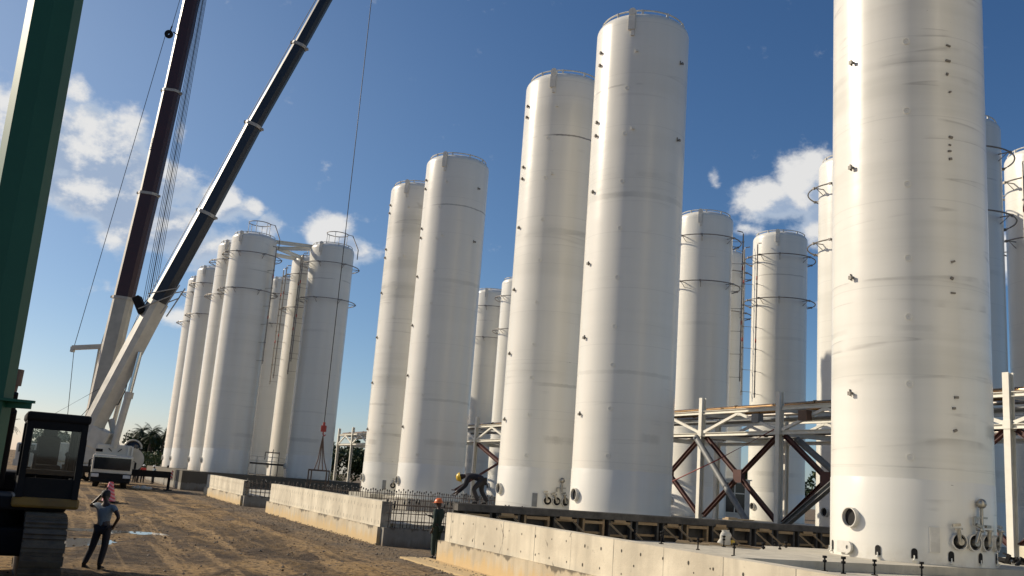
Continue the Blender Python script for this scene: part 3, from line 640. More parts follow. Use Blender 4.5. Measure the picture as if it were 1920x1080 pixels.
# ------------------------------------------------------------------ concrete works
def uv_box(mb, u0, u1, v0, v1, z0, z1, mi=0):   # local frame of a ROT-rotated object at the origin
    return mb.box(((u0 + u1) / 2, -(v0 + v1) / 2, (z0 + z1) / 2), (u1 - u0, v1 - v0, z1 - z0), mi=mi)
def wall_thing(label, u0, u1, zt0, zt1, v=10.75, th=0.38, ties='round', group='concrete bund walls along the road', endv=None):
    # origin at the near end on the ground; local X runs away along the wall, local Y to the road side
    t = thing('bund_wall', label, 'concrete wall', G(u0, v, 0), ROT, group); L = u1 - u0
    mb = MB(); zk = 0.62; Lk = L; L = L - 0.3
    n = 12
    for i in range(n):
        xa, xb = L * i / n, L * (i + 1) / n; za, zb = zt0 + (zt1 - zt0) * i / n, zt0 + (zt1 - zt0) * (i + 1) / n
        vs = [(xa, 0, zk), (xb, 0, zk), (xb, 0, zb), (xa, 0, za), (xa, -th, zk), (xb, -th, zk), (xb, -th, zb), (xa, -th, za)]
        mb.add(vs, [(0, 1, 2, 3), (5, 4, 7, 6), (3, 2, 6, 7)] + ([(4, 0, 3, 7)] if i == 0 else []) + ([(1, 5, 6, 2)] if i == n - 1 else []))
    # tie holes and bleed marks are pressed into the face
    step = 0.78 if ties == 'round' else 0.46
    x = step * 0.4
    while x < L - 0.1:
        zt = zt0 + (zt1 - zt0) * x / L
        for zz in (zt - 0.22, zk + 0.16):
            xx = x + random.uniform(-.06, .06); zq = zz + random.uniform(-.02, .02)
            if ties == 'round':
                r = random.uniform(0.016, 0.032); mb.add([(xx + r * math.cos(k), 0.003, zq + r * 1.3 * math.sin(k)) for k in np.linspace(0, 2 * PI, 9)[:-1]], [list(range(8))], 1)
            else:
                mb.add([(xx - .012, 0.003, zq - .07), (xx + .012, 0.003, zq - .07), (xx + .012, 0.003, zq + .06), (xx - .012, 0.003, zq + .06)], [(0, 1, 2, 3)], 1)
        if ties == 'round' and random.random() < 0.35:
            r = random.uniform(0.015, 0.03); xx = x + random.uniform(-.3, .3); zq = random.uniform(zk + .2, zt0 - .2)
            mb.add([(xx + r * math.cos(k), 0.0035, zq + r * math.sin(k)) for k in np.linspace(0, 2 * PI, 7)[:-1]], [list(range(6))], 1)
        x += step
    mb.build('wall_face', [M['conc_wall'], M['tie']], t)
    mb = MB(); mb.box((Lk / 2, -th / 2 + 0.03, zk / 2 - 0.1), (Lk + 0.05, th + 0.12, zk + 0.2)); mb.build('kicker', M['conc_kick'], t)
    return t
wall_thing('sunlit concrete wall nearest the camera, pocked with round tie holes', 8.6, 27.7, 1.395, 1.45)
wall_thing('middle concrete wall with rows of slit tie marks, by the dark rebar gap', 33.3, 53.15, 1.50, 1.55, v=10.6, ties='slit')
wall_thing('farthest short sunlit concrete wall along the haul road', 60.6, 76.6, 1.50, 1.55, v=10.5, ties='slit')
def kicker_thing(label, u, v0, v1):
    # a return kicker square to the road, its starter bars still bare
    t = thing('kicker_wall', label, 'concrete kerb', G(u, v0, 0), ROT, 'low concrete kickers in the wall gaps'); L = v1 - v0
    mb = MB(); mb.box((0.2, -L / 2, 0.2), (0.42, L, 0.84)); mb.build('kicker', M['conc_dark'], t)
    mb = MB()
    for x in (0.06, 0.34):
        y = 0.15
        while y < L - 0.1:
            zt = 1.60 + random.uniform(-.08, .07); mb.cyl((x, -y + random.uniform(-.02, .02), 0.55), (x, -y + random.uniform(-.03, .03), zt), 0.014, 0.014, 5)
            if random.random() < .4: mb.cyl((x, -y, zt - random.uniform(.1, .3)), (x, -y, zt - .02), 0.034, 0.03, 6, 1)
            y += 0.27
        for zz in (0.85, 1.12, 1.40): mb.cyl((x + .015, -0.05, zz), (x + .015, -L + .05, zz), 0.012, 0.012, 5)
    mb.build('starter_bar', [M['rebar'], M['cap']], t)
kicker_thing('dark low kicker with starter bars in the gap beside the orange helmet worker', 33.0, 10.65, 16.5)
kicker_thing('low kicker with starter bars in the far gap between the two far walls', 60.2, 10.55, 16.5)
# rebar grid standing before the middle tanks
t = thing('rebar_mesh', 'long rebar grid with black capped bars standing before the middle tanks', 'rebar', G(46.5, 12, 0), ROT)
mb = MB()
for row, (dx, zt) in enumerate(((0, 1.76), (-0.35, 1.72))):
    y = 0.0
    while y > -14:
        zz = zt + random.uniform(-.06, .05); mb.cyl((dx, y, 0.5), (dx + random.uniform(-.03, .03), y + random.uniform(-.03, .03), zz), 0.016, 0.016, 5)
        mb.cyl((dx, y, zz - .07), (dx, y, zz + .02), 0.034, 0.028, 6, 1)
        y -= 0.24
    for zz in (0.8, 1.05, 1.3, 1.55): mb.cyl((dx + .02, 0.1, zz), (dx + .02, -14, zz), 0.013, 0.013, 5)
mb.build('bar', [M['rebar'], M['cap']], t)
# slabs and pads
def slab(name, label, boxes, mat, u0=0, v0=0):
    mb = MB()
    for b in boxes: uv_box(mb, *b)
    o = mb.build(name, M[mat], None, (0, 0, 0), ROT); tag(o, label, 'concrete slab'); return o
slab('basin_floor', 'pale concrete basin floor behind the near wall', [(6, 26.6, 11.14, 40, 0.3, 0.97)], 'conc_grey')
slab('basin_floor', 'concrete basin floor below the tall middle right tanks', [(33.45, 47.5, 11.1, 27, 0.1, 0.75)], 'conc_grey')
for lab, uc, vc in (('concrete plinth below the tall middle right tank', 35.48, 21.63), ('concrete plinth below the overlapped middle right tank', 42.99, 21.61),
                    ('concrete plinth below the middle tank', 58.28, 21.56), ('concrete plinth below the dirty banded tank', 65.6, 21.45)):
    mb = MB(); mb.lathe([(0.01, 0), (3.0, 0), (3.0, -0.05), (3.02, -1.18)], 8); o = mb.build('tank_plinth', M['conc_grey'], None, G(uc, vc, 1.178), ROT); 
    for f in o.data.polygons: f.use_smooth = False
    tag(o, lab, 'plinth', 'concrete tank plinths')
slab('basin_floor', 'concrete basin floor below the middle pair of tanks', [(60.65, 80, 11.3, 26, 0.1, 0.6)], 'conc_grey')
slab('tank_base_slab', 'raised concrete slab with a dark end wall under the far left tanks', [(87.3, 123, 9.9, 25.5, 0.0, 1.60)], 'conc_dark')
slab('tank_base_slab', 'long grey concrete slab under the tanks behind the pipe rack', [(33.0, 110, 38.5, 53.5, 0.0, 1.16)], 'conc_grey')
# pad under the nearest tank
poly = [(17.7, -13.6), (17.7, -27.0), (23.3, -27.0), (23.3, -19.2), (20.4, -16.6)]
mb = MB(); mb.prism([(x - 19.95, y + 21.46) for x, y in poly], 0.975, 1.178); o = mb.build('tank_pad', M['conc_grey'], None, G(19.95, 21.46, 0), ROT); tag(o, 'angular concrete pad carrying the nearest huge tank', 'concrete pad')
slab('blinding_strip', 'tan blinding strip at the foot of the near wall', [(8, 28.4, 9.75, 10.66, -0.1, 0.05)], 'conc_kick')
# anchor studs standing on the basin floor
mb = MB(); mb.cyl((0, 0, 0), (0, 0, 0.30), 0.02, 0.02, 8); mb.cyl((0, 0, 0.20), (0, 0, 0.25), 0.045, 0.045, 6); mb.cyl((0, 0, 0.29), (0, 0, 0.34), 0.05, 0.05, 6); mb.box((0, 0, 0.012), (0.10, 0.10, 0.024))
stud = None
SL = ['dark anchor stud farthest left, near the wall top', 'dark anchor stud beside the timber formwork corner', 'dark short anchor stud just past the wall top at the plank end', 'dark anchor stud below the pale planks', 'dark anchor stud standing against the white sack',
      'dark anchor stud alone in front of the sack, nearer the wall', 'dark anchor stud midway between the sack and the stud trio', 'dark anchor stud, left of the trio near the pad corner', 'dark anchor stud, middle of the trio near the pad corner', 'dark anchor stud, right of the trio near the pad corner',
      'dark anchor stud, left of the near pair at the frame bottom', 'dark thick anchor stud, right of the near pair at the frame bottom', 'dark anchor stud at the frame bottom below the first anchor slot', 'dark anchor stud at the frame bottom below the middle of the nearest tank']
for (x, y), lb in zip([(4.42, 31.2), (5.32, 31.2), (5.06, 29.93), (5.79, 28.08), (7.2, 31.0), (6.35, 26.15), (7.27, 26.7), (8.32, 29.3), (7.9, 27.34), (8.44, 28.6), (7.54, 22.55), (7.87, 22.28), (8.67, 22.54), (9.94, 23.0)], SL):
    if stud is None: o = mb.build('anchor_stud', M['black'], None, (x, y, 0.972)); stud = o.data
    else: o = link('anchor_stud', stud, None, (x, y, 0.972))
    s = random.uniform(0.9, 1.15); o.scale = (s, s, s); o.rotation_euler.z = random.uniform(0, 3)
    tag(o, lb, 'anchor stud', 'anchor studs on the basin floor')

# timber formwork closing the next basin
t = thing('timber_formwork', 'long dark timber formwork with braced boxes below the tall tanks', 'formwork', G(27.1, 10.95, 0), ROT)
L = 17.5
mb = MB(); mb.box((0.32, -L / 2, 1.20), (0.05, L, 1.0)); mb.build('panel', M['form'], t)
mb = MB(); mb.box((0.12, -L / 2, 1.63), (0.30, L, 0.20)); mb.box((0.34, -L / 2, 1.735), (0.2, L, 0.02)); mb.build('top_waler', M['form'], t)
y = -0.3; k = 0
while y > -L + 0.5:
    w = random.choice([0.62, 0.72, 0.8]); mb = MB(); wd = random.random() < .35
    for yy in (y, y - w): mb.box((0.13, yy, 1.24), (0.22, 0.07, 0.56), mi=0 if wd else 1)
    zt_ = 1.46 + random.uniform(-.04, .02); mb.box((0.04, y - w / 2, zt_), (0.06, w - 0.08, 0.09), mi=0); mb.box((0.16, y - w / 2, 1.05 + random.uniform(-.03, .06)), (0.06, w - 0.08, 0.07), mi=0)
    mb.build('frame', [M['wood'], M['form']], t)
    if k % 2 == 1:
        mb = MB(); mb.bar((-0.05, y + .05, 1.42), (-0.50, y - .30, 0.98), 0.04, 0.05); mb.bar((-0.05, y - w + .2, 1.42), (-0.48, y - w - .12, 0.98), 0.04, 0.05)
        mb.build('brace', M['wood'], t)
        mb = MB(); mb.box((-0.07, y - w * .4, 1.52 + random.uniform(-.05, .05)), (0.03, 0.42, 0.09)); mb.build('cleat', M['wood'], t)
    y -= w + 0.22; k += 1
def plank(label, a, b, w, th, mat='wood_new'):
    mb = MB(); mb.bar(a, b, w, th); mb.bar(V3(a) + V3((0.05, 0.03, th * 0.9)), V3(a).lerp(V3(b), 0.4) + V3((0, 0, th * 0.9)), w * .6, th * .7)
    tag(mb.build('timber_plank', M[mat], None), label, 'plank', 'planks by the formwork')
plank('brown plank lying on the slab left of the white sack', (5.75, 31.3, 1.01), (6.75, 31.0, 1.01), 0.18, 0.05)
plank('pale plank under the white sack on the slab', (6.6, 31.5, 1.01), (7.9, 31.2, 1.01), 0.25, 0.04)
plank('pale plank right of the sack at the formwork foot', (7.7, 31.3, 1.01), (8.7, 31.3, 1.01), 0.3, 0.04, 'wood')
plank('white board lying on the formwork top at the rack column foot', (7.95, 34.1, 1.78), (9.0, 34.7, 1.78), 0.3, 0.05, 'wood_new')
mb = MB(); mb.lathe([(.01, 0), (.15, .0), (.18, .08), (.165, .25), (.15, .40), (.12, .50), (.10, .56), (.13, .62), (.05, .60), (.01, .55)], 14); mb.v = [(p[0] * (1 + .18 * math.sin(p[2] * 17)) + .03 * p[2], p[1] * .7 + .02 * math.sin(p[2] * 11), p[2]) for p in mb.v]; mb.v = [(p[0] * 1.25, p[1] * 1.2, p[2] * .72) for p in mb.v]; mb.ball((0.24, -0.06, 0.09), 0.085, 8, 1, (1, 1, .9))
tag(mb.build('sack', [M['sack'], M['hat_yellow']], None, (7.3, 31.3, 1.03), .4), 'white half full sack standing on the slab by the formwork', 'sack')
# scrap and a block right of the nearest tank
mb = MB(); mb.box((0, 0, 0.35), (2.2, 1.6, 0.7), bev=0.03); tag(mb.build('concrete_block', M['conc_wall'], None, (17.9, 30.8, 0.97), 0.1), 'sunlit concrete block right of the nearest tank foot', 'concrete block')
mb = MB()
for _ in range(60):
    a = V3((random.gauss(0, .5), random.gauss(0, .4), random.uniform(0, .35))); d = V3((random.gauss(0, 1), random.gauss(0, 1), random.gauss(0, .5))).normalized() * random.uniform(.15, .45); mb.bar(a, a + d, .05, random.uniform(.03, .14))
tag(mb.build('scrap_heap', M['black'], None, (15.6, 29.0, 0.97)), 'dark tangled scrap heap at the foot of the nearest tank', 'scrap', kind='stuff')

# ------------------------------------------------------------------ pipe rack
ZL, ZU, ZC = 5.66, 6.78, 7.55
def rack(label, u_list, fine=True):
    t = thing('pipe_rack', label, 'pipe rack', G(u_list[0], 30, 0), ROT, 'steel pipe racks between the tank rows')
    u0 = u_list[0]; X = [u - u0 for u in u_list]
    for x in X:
        for y, z0 in ((0, 1.15), (-5.5, 1.15)):
            mb = MB(); mb.hbeam((x, y, z0), (x, y, ZC), 0.26, 0.28, 0.03, up=(0, 1, 0)); mb.box((x, y, ZL + .05), (0.31, 0.33, 0.30)); mb.box((x, y, z0 + .02), (0.5, 0.5, 0.04))
            mb.build('column', M['steel_white'], t)
        mb = MB()
        for z in (ZL, ZU): mb.hbeam((x, -0.18, z - .02), (x, -5.32, z - .02), 0.16, 0.24, 0.02)
        mb.build('cross_beam', M['steel_white'], t)
    for y in (0, -5.5):
        for xa, xb in zip(X[:-1], X[1:]):
            if xb - xa > 7: continue
            for z in (ZL, ZU):
                mb = MB(); mb.hbeam((xa + .17, y, z), (xb - .17, y, z), 0.18, 0.18, 0.022); mb.build('chord', M['steel_white'], t)
            mb = MB(); xm = (xa + xb) / 2
            mb.bar((xa + .2, y, ZL + .12), (xm, y, ZU - .12), 0.13, 0.13); mb.bar((xb - .2, y, ZL + .12), (xm, y, ZU - .12), 0.13, 0.13); mb.box((xm, y, ZU - .16), (0.4, 0.1, 0.16))
            mb.build('truss_diagonal', M['steel_white'], t)
    span = [(xa, xb) for xa, xb in zip(X[:-1], X[1:]) if xb - xa < 7]
    lo, hi = X[0] - 1.5, X[-1] + 1.5
    for y, r, z, mt in ((-0.9, 0.13, ZU + .25, 'pipe_brown'), (-1.5, 0.10, ZU + .22, 'pipe_black'), (-2.4, 0.16, ZU + .28, 'pipe_brown'), (-3.6, 0.09, ZU + .21, 'pipe'), (-4.5, 0.12, ZL + .25, 'pipe'), (-2.8, 0.14, ZL + .26, 'pipe_black')):
        mb = MB(); mb.cyl((lo, y, z), (hi, y, z), r, r, 14)
        x = lo + 1
        while x < hi: mb.cyl((x, y, z), (x + .12, y, z), r * 1.25, r * 1.25, 14); x += 5.7
        mb.build('pipe', M[mt], t)
    mb = MB(); mb.box(((X[0] + X[-1]) / 2, -4.0, ZL + .16), (X[-1] - X[0], 0.6, 0.05)); mb.box(((X[0] + X[-1]) / 2, -1.2, ZU - .38), (X[-1] - X[0], 0.9, 0.06)); mb.build('cable_tray', M['steel_grey'], t)
    return t, X
# near rack
t, X = rack('near white pipe rack with red cross bracing between the big tanks', [17.5, 23.5, 29.5, 35.5, 41.5, 47.5])
for xa in X[:-1]:
    xb = xa + 6; y = -0.12; zm = 3.62; xm = xa + 3.0
    mb = MB()
    for p in ((xa + .2, ZL - .1), (xb - .2, ZL - .1), (xa + .2, 1.6), (xb - .2, 1.6)): mb.hbeam((xm, y, zm), (p[0], y, p[1]), 0.19, 0.19, 0.03)
    br = mb.build('cross_brace', M['primer'], t)
    mb = MB(); mb.box((xm, y + .02, zm), (0.62, 0.24, 0.62)); mb.build('gusset_plate', M['primer'], br)
mb = MB(); mb.box((X[3] - 1.9, 0.2, ZU - .42), (0.55, 0.3, 0.45)); mb.build('junction_box', M['rustbrown'], t)
mb = MB(); mb.box((X[3] + 1.6, 0.0, ZU - .42), (0.5, 0.3, 0.42)); mb.build('junction_box', M['steel_grey'], t)
mb = MB(); mb.cyl((X[2] + 1.0, -0.9, ZU + .3), (X[2] + 2.6, -0.9, ZU + .3), 0.24, 0.24, 16); mb.build('pipe_sleeve', M['pipe_brown'], t)
# props leaning on the rack
def prop(label, a, b, shape, mat, cat='steel prop'):
    a, b = V3(a), V3(b); o = thing('raking_prop', label, cat, a, 0, 'temporary props under the near rack'); d = b - a
    mb = MB()
    if shape == 'tube': mb.cyl((0, 0, 0), d, 0.15, 0.15, 14)
    elif shape == 'thin': mb.bar((0, 0, 0), d, 0.13, 0.13)
    else: mb.hbeam((0, 0, 0), d, 0.30, 0.22, 0.03)
    mb.build('shaft', M[mat], o); mb = MB(); mb.box(d * .0, (0.36, 0.36, 0.06)); mb.box(d * .985, (0.3, 0.3, 0.12)); mb.build('end_plate', M[mat], o)
prop('grey tubular prop leaning from the sunlit rack column down to the right', G(36.6, 29.4, 1.2), G(41.3, 29.5, 5.5), 'tube', 'steel_grey')
prop('grey tubular prop running from the wide rack column toward the nearest tank', G(30.6, 31.5, 2.2), G(35.0, 30.6, 5.4), 'tube', 'steel_grey')
prop('channel shaped grey prop rising right from the wide column foot to the nearest tank', G(35.0, 29.5, 1.2), G(31.2, 29.6, 3.7), 'beam', 'steel_grey')
mb = MB(); mb.tube([G(35.3, 29.5, 5.75), G(38.5, 28.8, 4.3), G(43.6, 26.6, 1.75)], 0.028, 6); tag(mb.build('guy_rod', M['red'], None), 'thin red rod slanting from the rack column to the formwork', 'rod')
rack('middle white pipe rack with one slim column between the two tank pairs', [59.5, 65.5, 71.5, 77.5])
rack('far white pipe rack seen against dark trees left of the middle tanks', [95.5, 101.5, 107.5, 113.5])
prop('thin dark red prop slanting behind the bending worker', (-2.35, 55.0, 1.9), (.9, 55.0, 4.2), 'thin', 'primer')
prop('dark red brace slanting under the middle rack', G(64.5, 29.9, 3.4), G(71.0, 30.0, 5.4), 'beam', 'primer')

# site cabin behind the rack
t = thing('site_cabin', 'pale site cabin with a dark four pane window behind the rack', 'cabin', (17.1, 70.6, 1.16), 0.1)
mb = MB(); mb.box((0, 0.9, 1.4), (2.3, 1.6, 2.8)); mb.build('wall', M['cabin'], t); mb = MB(); mb.box((0, 0.9, 2.84), (2.5, 1.8, 0.08)); mb.build('roof', M['steel_white'], t)
mb = MB()
for x in (-.78, 0, .78): mb.box((x, 0.06, 1.55), (0.07, 0.07, 2.2))
for z in (0.47, 1.85, 2.62): mb.box((0, 0.055, z), (1.6, 0.06, 0.07))
w = mb.build('window_frame', M['steel_white'], t); mb = MB(); mb.box((0, 0.085, 1.55), (1.52, 0.02, 2.1)); mb.build('pane', M['glass_dark'], w)

# pipe skid between the far left tanks
t = thing('pipe_skid', 'low pipe skid with railings at the foot of the far left tanks', 'pipe skid', G(93.0, 17.7, 1.6), ROT)
mb = MB()
for y in (-1.6, 1.2): 
    for z in (1.35, 1.75): mb.cyl((0.4, -2.2, z), (0.4, 2.6, z), 0.035, 0.035, 6)
for y in (-2.1, -.8, .6, 1.9): mb.bar((0.4, y, 0), (0.4, y, 1.8), 0.09, 0.09)
mb.build('railing', M['steel_white'], t); mb = MB(); mb.box((0.6, 0.2, 1.1), (0.5, 4.6, 0.16)); mb.build('platform', M['pipe_black'], t)
mb = MB(); mb.cyl((0.8, -1.5, 0), (0.8, -1.5, 2.3), 0.05); mb.cyl((0.8, -1.5, 2.2), (0.8, -0.2, 2.2), 0.05); mb.cyl((0.8, -0.2, 2.2), (0.8, -0.2, 1.5), 0.05); mb.cyl((0.8, -.9, 1.8), (0.8, -.9, 2.5), 0.04); mb.build('manifold', M['pipe'], t)
t = thing('valve_skid', 'grey valve skid beside the shaded tank behind the middle rack column', 'pipe skid', G(66.2, 31.8, 1.15), ROT)
mb = MB(); mb.box((0, 0, 0.3), (1.8, 2.2, 0.6)); mb.build('base', M['steel_grey'], t); mb = MB()
for y in (-.8, -.2, .5): mb.cyl((0, y, .6), (0, y, 2.6), 0.05); mb.cyl((0, y, 1.6), (0, y + .4, 1.6), .05); mb.ball((0, y, 2.0), .12)
mb.build('valve', M['pipe'], t)

# ------------------------------------------------------------------ mobile cranes
def boom_poly(w, h, c): return [(-w / 2, -h / 2 + c), (-w / 2 + c, -h / 2), (w / 2 - c, -h / 2), (w / 2, -h / 2 + c), (w / 2, h / 2 - c), (w / 2 - c, h / 2), (-w / 2 + c, h / 2), (-w / 2, h / 2 - c)]
def boom_part(t, name, p0, p1, w, h, mats, mis=None, w1=None, h1=None, c=0.22):
    p0, p1 = V3(p0), V3(p1); d = (p1 - p0).normalized(); side = V3((0, 1, 0)); side = (side - d * side.dot(d)).normalized(); top = side.cross(d).normalized()
    if top.x > 0: top = -top
    mb = MB(); mb.section(p0, p1, boom_poly(w, h, c * h), boom_poly(w1 or w, h1 or h, c * (h1 or h)), side, top, mis)
    return mb.build(name, mats, t)
def collar(t, p, d, w, h, mat='collar'):
    d = V3(d).normalized(); side = V3((0, 1, 0)); side = (side - d * side.dot(d)).normalized(); top = side.cross(d).normalized()
    if top.x > 0: top = -top
    mb = MB(); q = V3(p); mb.section(q - d * .13, q + d * .13, boom_poly(w + .2, h + .22, .2 * h), boom_poly(w + .2, h + .22, .2 * h), side, top)
    mb.box(q + top * (h / 2 + .22), (.25, .3, .2)); mb.box(q - top * (h / 2 + .2), (.22, .3, .16))
    return mb.build('boom_collar', M[mat], t)
# --- crane with the dark blue boom: the carrier faces the camera
OX, OY = -29.35, 75.0
t = thing('mobile_crane', 'white mobile crane facing the camera with a dark blue telescopic boom', 'mobile crane', (OX, OY, 0), 0)
def A(x, y, z): return V3((x - OX, y - OY, z))
mb = MB()
mb.prism([(-1.45, 0.55), (1.45, 0.55), (1.45, 1.0), (-1.45, 1.0)], -2.3, 0.0, T=Matrix(((1, 0, 0, 0), (0, 0, -1, 0.0), (0, 1, 0, 0), (0, 0, 0, 1))))
mb.box((0, 1.15, 1.72), (2.9, 2.3, 1.45), bev=0.12)
cab = mb.build('carrier_cab', M['crane_white'], t)
mb = MB(); mb.box((0, -0.02, 1.78), (2.62, 0.06, 0.88), bev=0.02); mb.build('windscreen', M['glass_dark'], cab)
mb = MB(); mb.box((0, -0.05, 0.82), (2.85, 0.12, 0.52), bev=0.03); mb.box((0, -0.08, 0.50), (2.8, 0.2, 0.2), bev=.03); mb.build('grille', M['black'], cab)
for s in (-1, 1):
    mb = MB(); mb.box((s * 1.12, -0.12, 0.88), (0.52, 0.08, 0.26), bev=0.03); mb.build('headlight', M['lamp'], cab)
    mb = MB(); mb.box((s * 1.62, -0.05, 1.75), (0.16, 0.1, 0.5), bev=.03); mb.bar((s * 1.45, 0, 2.1), (s * 1.62, -.05, 2.0), .04, .04); mb.build('mirror', M['black'], cab)
mb = MB(); mb.bar((-1.35, -.02, 2.28), (1.35, -.02, 2.28), .07, .07); mb.build('visor', M['chromerod'], cab)
mb = MB()
for s in (-1, 1): mb.bar((s * 0.15, -.075, 1.42), (s * 0.75, -.075, 1.52), .03, .03)
mb.build('wiper', M['black'], cab)
mb = MB(); mb.box((0, 5.6, 0.95), (2.6, 11, 0.5)); mb.box((0, 7, 1.5), (2.7, 8, 0.6)); mb.build('chassis', M['crane_white'], t)
for y in (1.3, 3.1, 6.6, 8.3, 10.0):
    for s in (-1, 1):
        mb = MB(); mb.lathe([(0.3, -.2), (0.58, -.2), (0.62, -.14), (0.62, .14), (0.58, .2), (0.3, .2)], 24, c=(s * 1.022, y, 0.6), axis=(1, 0, 0)); w = mb.build('wheel', M['rubber'], t)
        mb = MB(); mb.cyl((s * 1.022 - .19, y, .6), (s * 1.022 + .19, y, .6), .31, .31, 16); mb.build('rim', M['crane_white'], w)
mb = MB(); mb.box((-.05, 4.2, 2.78), (2.6, 5.2, 0.95), bev=0.1); mb.cyl((1.35, 2.4, 2.2), (1.35, 5.8, 2.2), .92, .92, 28); mb.box((0, 3.9, 2.2), (2.6, 3, .4)); sup = mb.build('superstructure', M['crane_white'], t)
mb = MB(); mb.bar((-.45, 1.58, 2.95), (-.2, 1.58, 2.72), .09, .06); mb.build('arrow_mark', M['black'], sup); mb = MB(); mb.bar((.5, 1.58, 2.95), (.25, 1.58, 2.72), .09, .06); mb.build('arrow_mark', M['black'], sup); mb = MB(); mb.box((-1.1, 1.58, 2.75), (.5, .06, .22)); mb.build('vent', M['black'], sup)
mb = MB()
for x in (1.0, 1.3): mb.bar((x, 1.55, 2.5), (x, 1.55, 3.2), .1, .08)
mb.build('hand_rail', M['steel_white'], sup)
mb = MB(); prof = [(0.62, 0), (0.62, .2), (0.57, .38), (.45, .52), (.25, .6), (.01, .62)]; mb.lathe(prof, 28, c=(1.3, 3.0, 3.1)); oc = mb.build('operator_cab', M['glass_dark'], t)
mb = MB(); mb.tube([(1.3 + .66 * math.cos(a), 2.6, 3.1 + .63 * math.sin(a)) for a in np.linspace(0, PI, 14)], .07, 6); mb.build('cab_frame', M['crane_white'], oc)
# outrigger
mb = MB(); mb.box((2.8, 2.6, 1.22), (3.4, .45, .5)); mb.cyl((4.35, 2.6, .08), (4.35, 2.6, 1.3), .11); mb.cyl((4.35, 2.6, .0), (4.35, 2.6, .08), .35, .35, 16); orr = mb.build('outrigger', M['black'], t)
mb = MB(); mb.box((4.5, 2.5, 1.22), (.16, .5, .7)); mb.build('hazard_panel', M['hazard'], orr)
mb = MB(); mb.box((-2.4, 2.6, 1.22), (2.4, .45, .5)); mb.cyl((-3.5, 2.6, .0), (-3.5, 2.6, 1.3), .11); mb.build('outrigger', M['black'], t)
for ch in t.children: ch.rotation_euler.z = math.atan2(-OX, OY)
# boom
P = [A(-32.9, 77, 2.6), A(-28.45, 77, 14.85), A(-25.55, 77, 22.45), A(-22.67, 77, 30.4), A(-19.7, 77, 37.9), A(-14.6, 77, 51.2), A(-14.15, 77, 52.6)]
D = (P[4] - P[1]).normalized()
boom_part(t, 'base_section', A(-32.55, 77, 3.45), P[1], 1.3, 1.85, [M['boom_grime'], M['crane_white']], [1, 1, 1, 0, 0, 0, 0, 1], 1.3, 1.75, .36)
for i, (w, h) in enumerate(((1.12, 1.36), (1.02, 1.24), (.94, 1.12), (.86, 1.0))):
    boom_part(t, 'boom_section', P[i + 1] + D * .0, P[i + 2], w, h, [M['boom_blue'], M['collar']], [0, 0, 0, 0, 0, 0, 0, 0])
    if i: collar(t, P[i + 1], D, w, h)
# walkway frame at the first section joint
mb = MB(); sd = V3((0, 1, 0)); tp = sd.cross(D); tp = -tp if tp.x > 0 else tp
for s in (-.7, .7):
    mb.bar(P[1] + V3((0, s, 0)) - tp * .9 + D * -.8, P[1] + V3((0, s, 0)) - tp * 1.15 + D * 1.9, .08, .08); mb.bar(P[1] + V3((0, s, 0)) + tp * .9 + D * -1.2, P[1] + V3((0, s, 0)) - tp * 1.1 + D * 1.0, .07, .07); mb.bar(P[1] + V3((0, s, 0)) + tp * .8 + D * .2, P[1] + V3((0, s, 0)) - tp * 1.1 + D * 1.6, .07, .07)
mb.build('joint_frame', M['collar'], t)
mb = MB(); mb.box(P[1] + tp * 1.2 - D * .9, (.6, .9, 1.5), R=Matrix.Rotation(-.52, 3, 'Y'), bev=.08); mb.build('rope_guide', M['black'], t)
mb = MB(); mb.cyl(P[5] + D * .2 + V3((0, -.25, 0)), P[5] + D * .2 + V3((0, .25, 0)), .42, .42, 18); mb.box(P[5] + D * .3, (.5, .6, 1.2), R=Matrix.Rotation(.5, 3, 'Y')); mb.build('boom_head', M['crane_white'], t)
mb = MB(); mb.cyl(A(-30.1, 76.6, 3.0), A(-29.55, 76.6, 7.1), .28, .28, 16); mb.cyl(A(-29.55, 76.6, 6.9), A(-29.5, 76.6, 7.4), .34, .34, 16); lc = mb.build('lift_cylinder', M['crane_white'], t); mb = MB(); mb.cyl(A(-29.5, 76.6, 7.3), A(-29.15, 76.6, 10.6), .19, .19, 14); mb.build('piston_rod', M['chromerod'], lc)
mb = MB(); mb.cyl(A(-30.9, 77.3, 5.2), A(-30.1, 77.2, 3.2), .26, .22, 14); mb.build('hydraulic_ram', M['crane_white'], t)
mb = MB(); mb.tube([A(-29.9, 77, 9.3), A(-30.0, 77, 7.6), A(-30.4, 77, 6.4), A(-30.9, 77, 6.2), A(-31.1, 77, 6.9)], .045, 6); mb.tube([A(-29.6, 77, 9.6), A(-29.8, 77, 7.2), A(-30.0, 77, 5.2)], .04, 6); mb.build('hydraulic_hose', M['rubber'], t)
mb = MB(); mb.box(A(-31.4, 77, 3.6), (1.6, 1.5, 1.6), R=Matrix.Rotation(.35, 3, 'Y'), bev=.1); mb.build('boom_foot', M['crane_white'], t)
mb = MB(); mb.tube([P[1] + tp * .95 - D * 2, P[2] + tp * .95, P[4] + tp * .8, P[5] + tp * .6], .03, 5); mb.tube([P[1] + tp * .9 - D * 2, A(-31.9, 77, 7), A(-35.6, 78, 2.6)], .025, 5); mb.tube([A(-31.7, 77, 7.8), A(-36.8, 78, 4.6)], .025, 5); mb.build('hoist_rope', M['wire'], t)
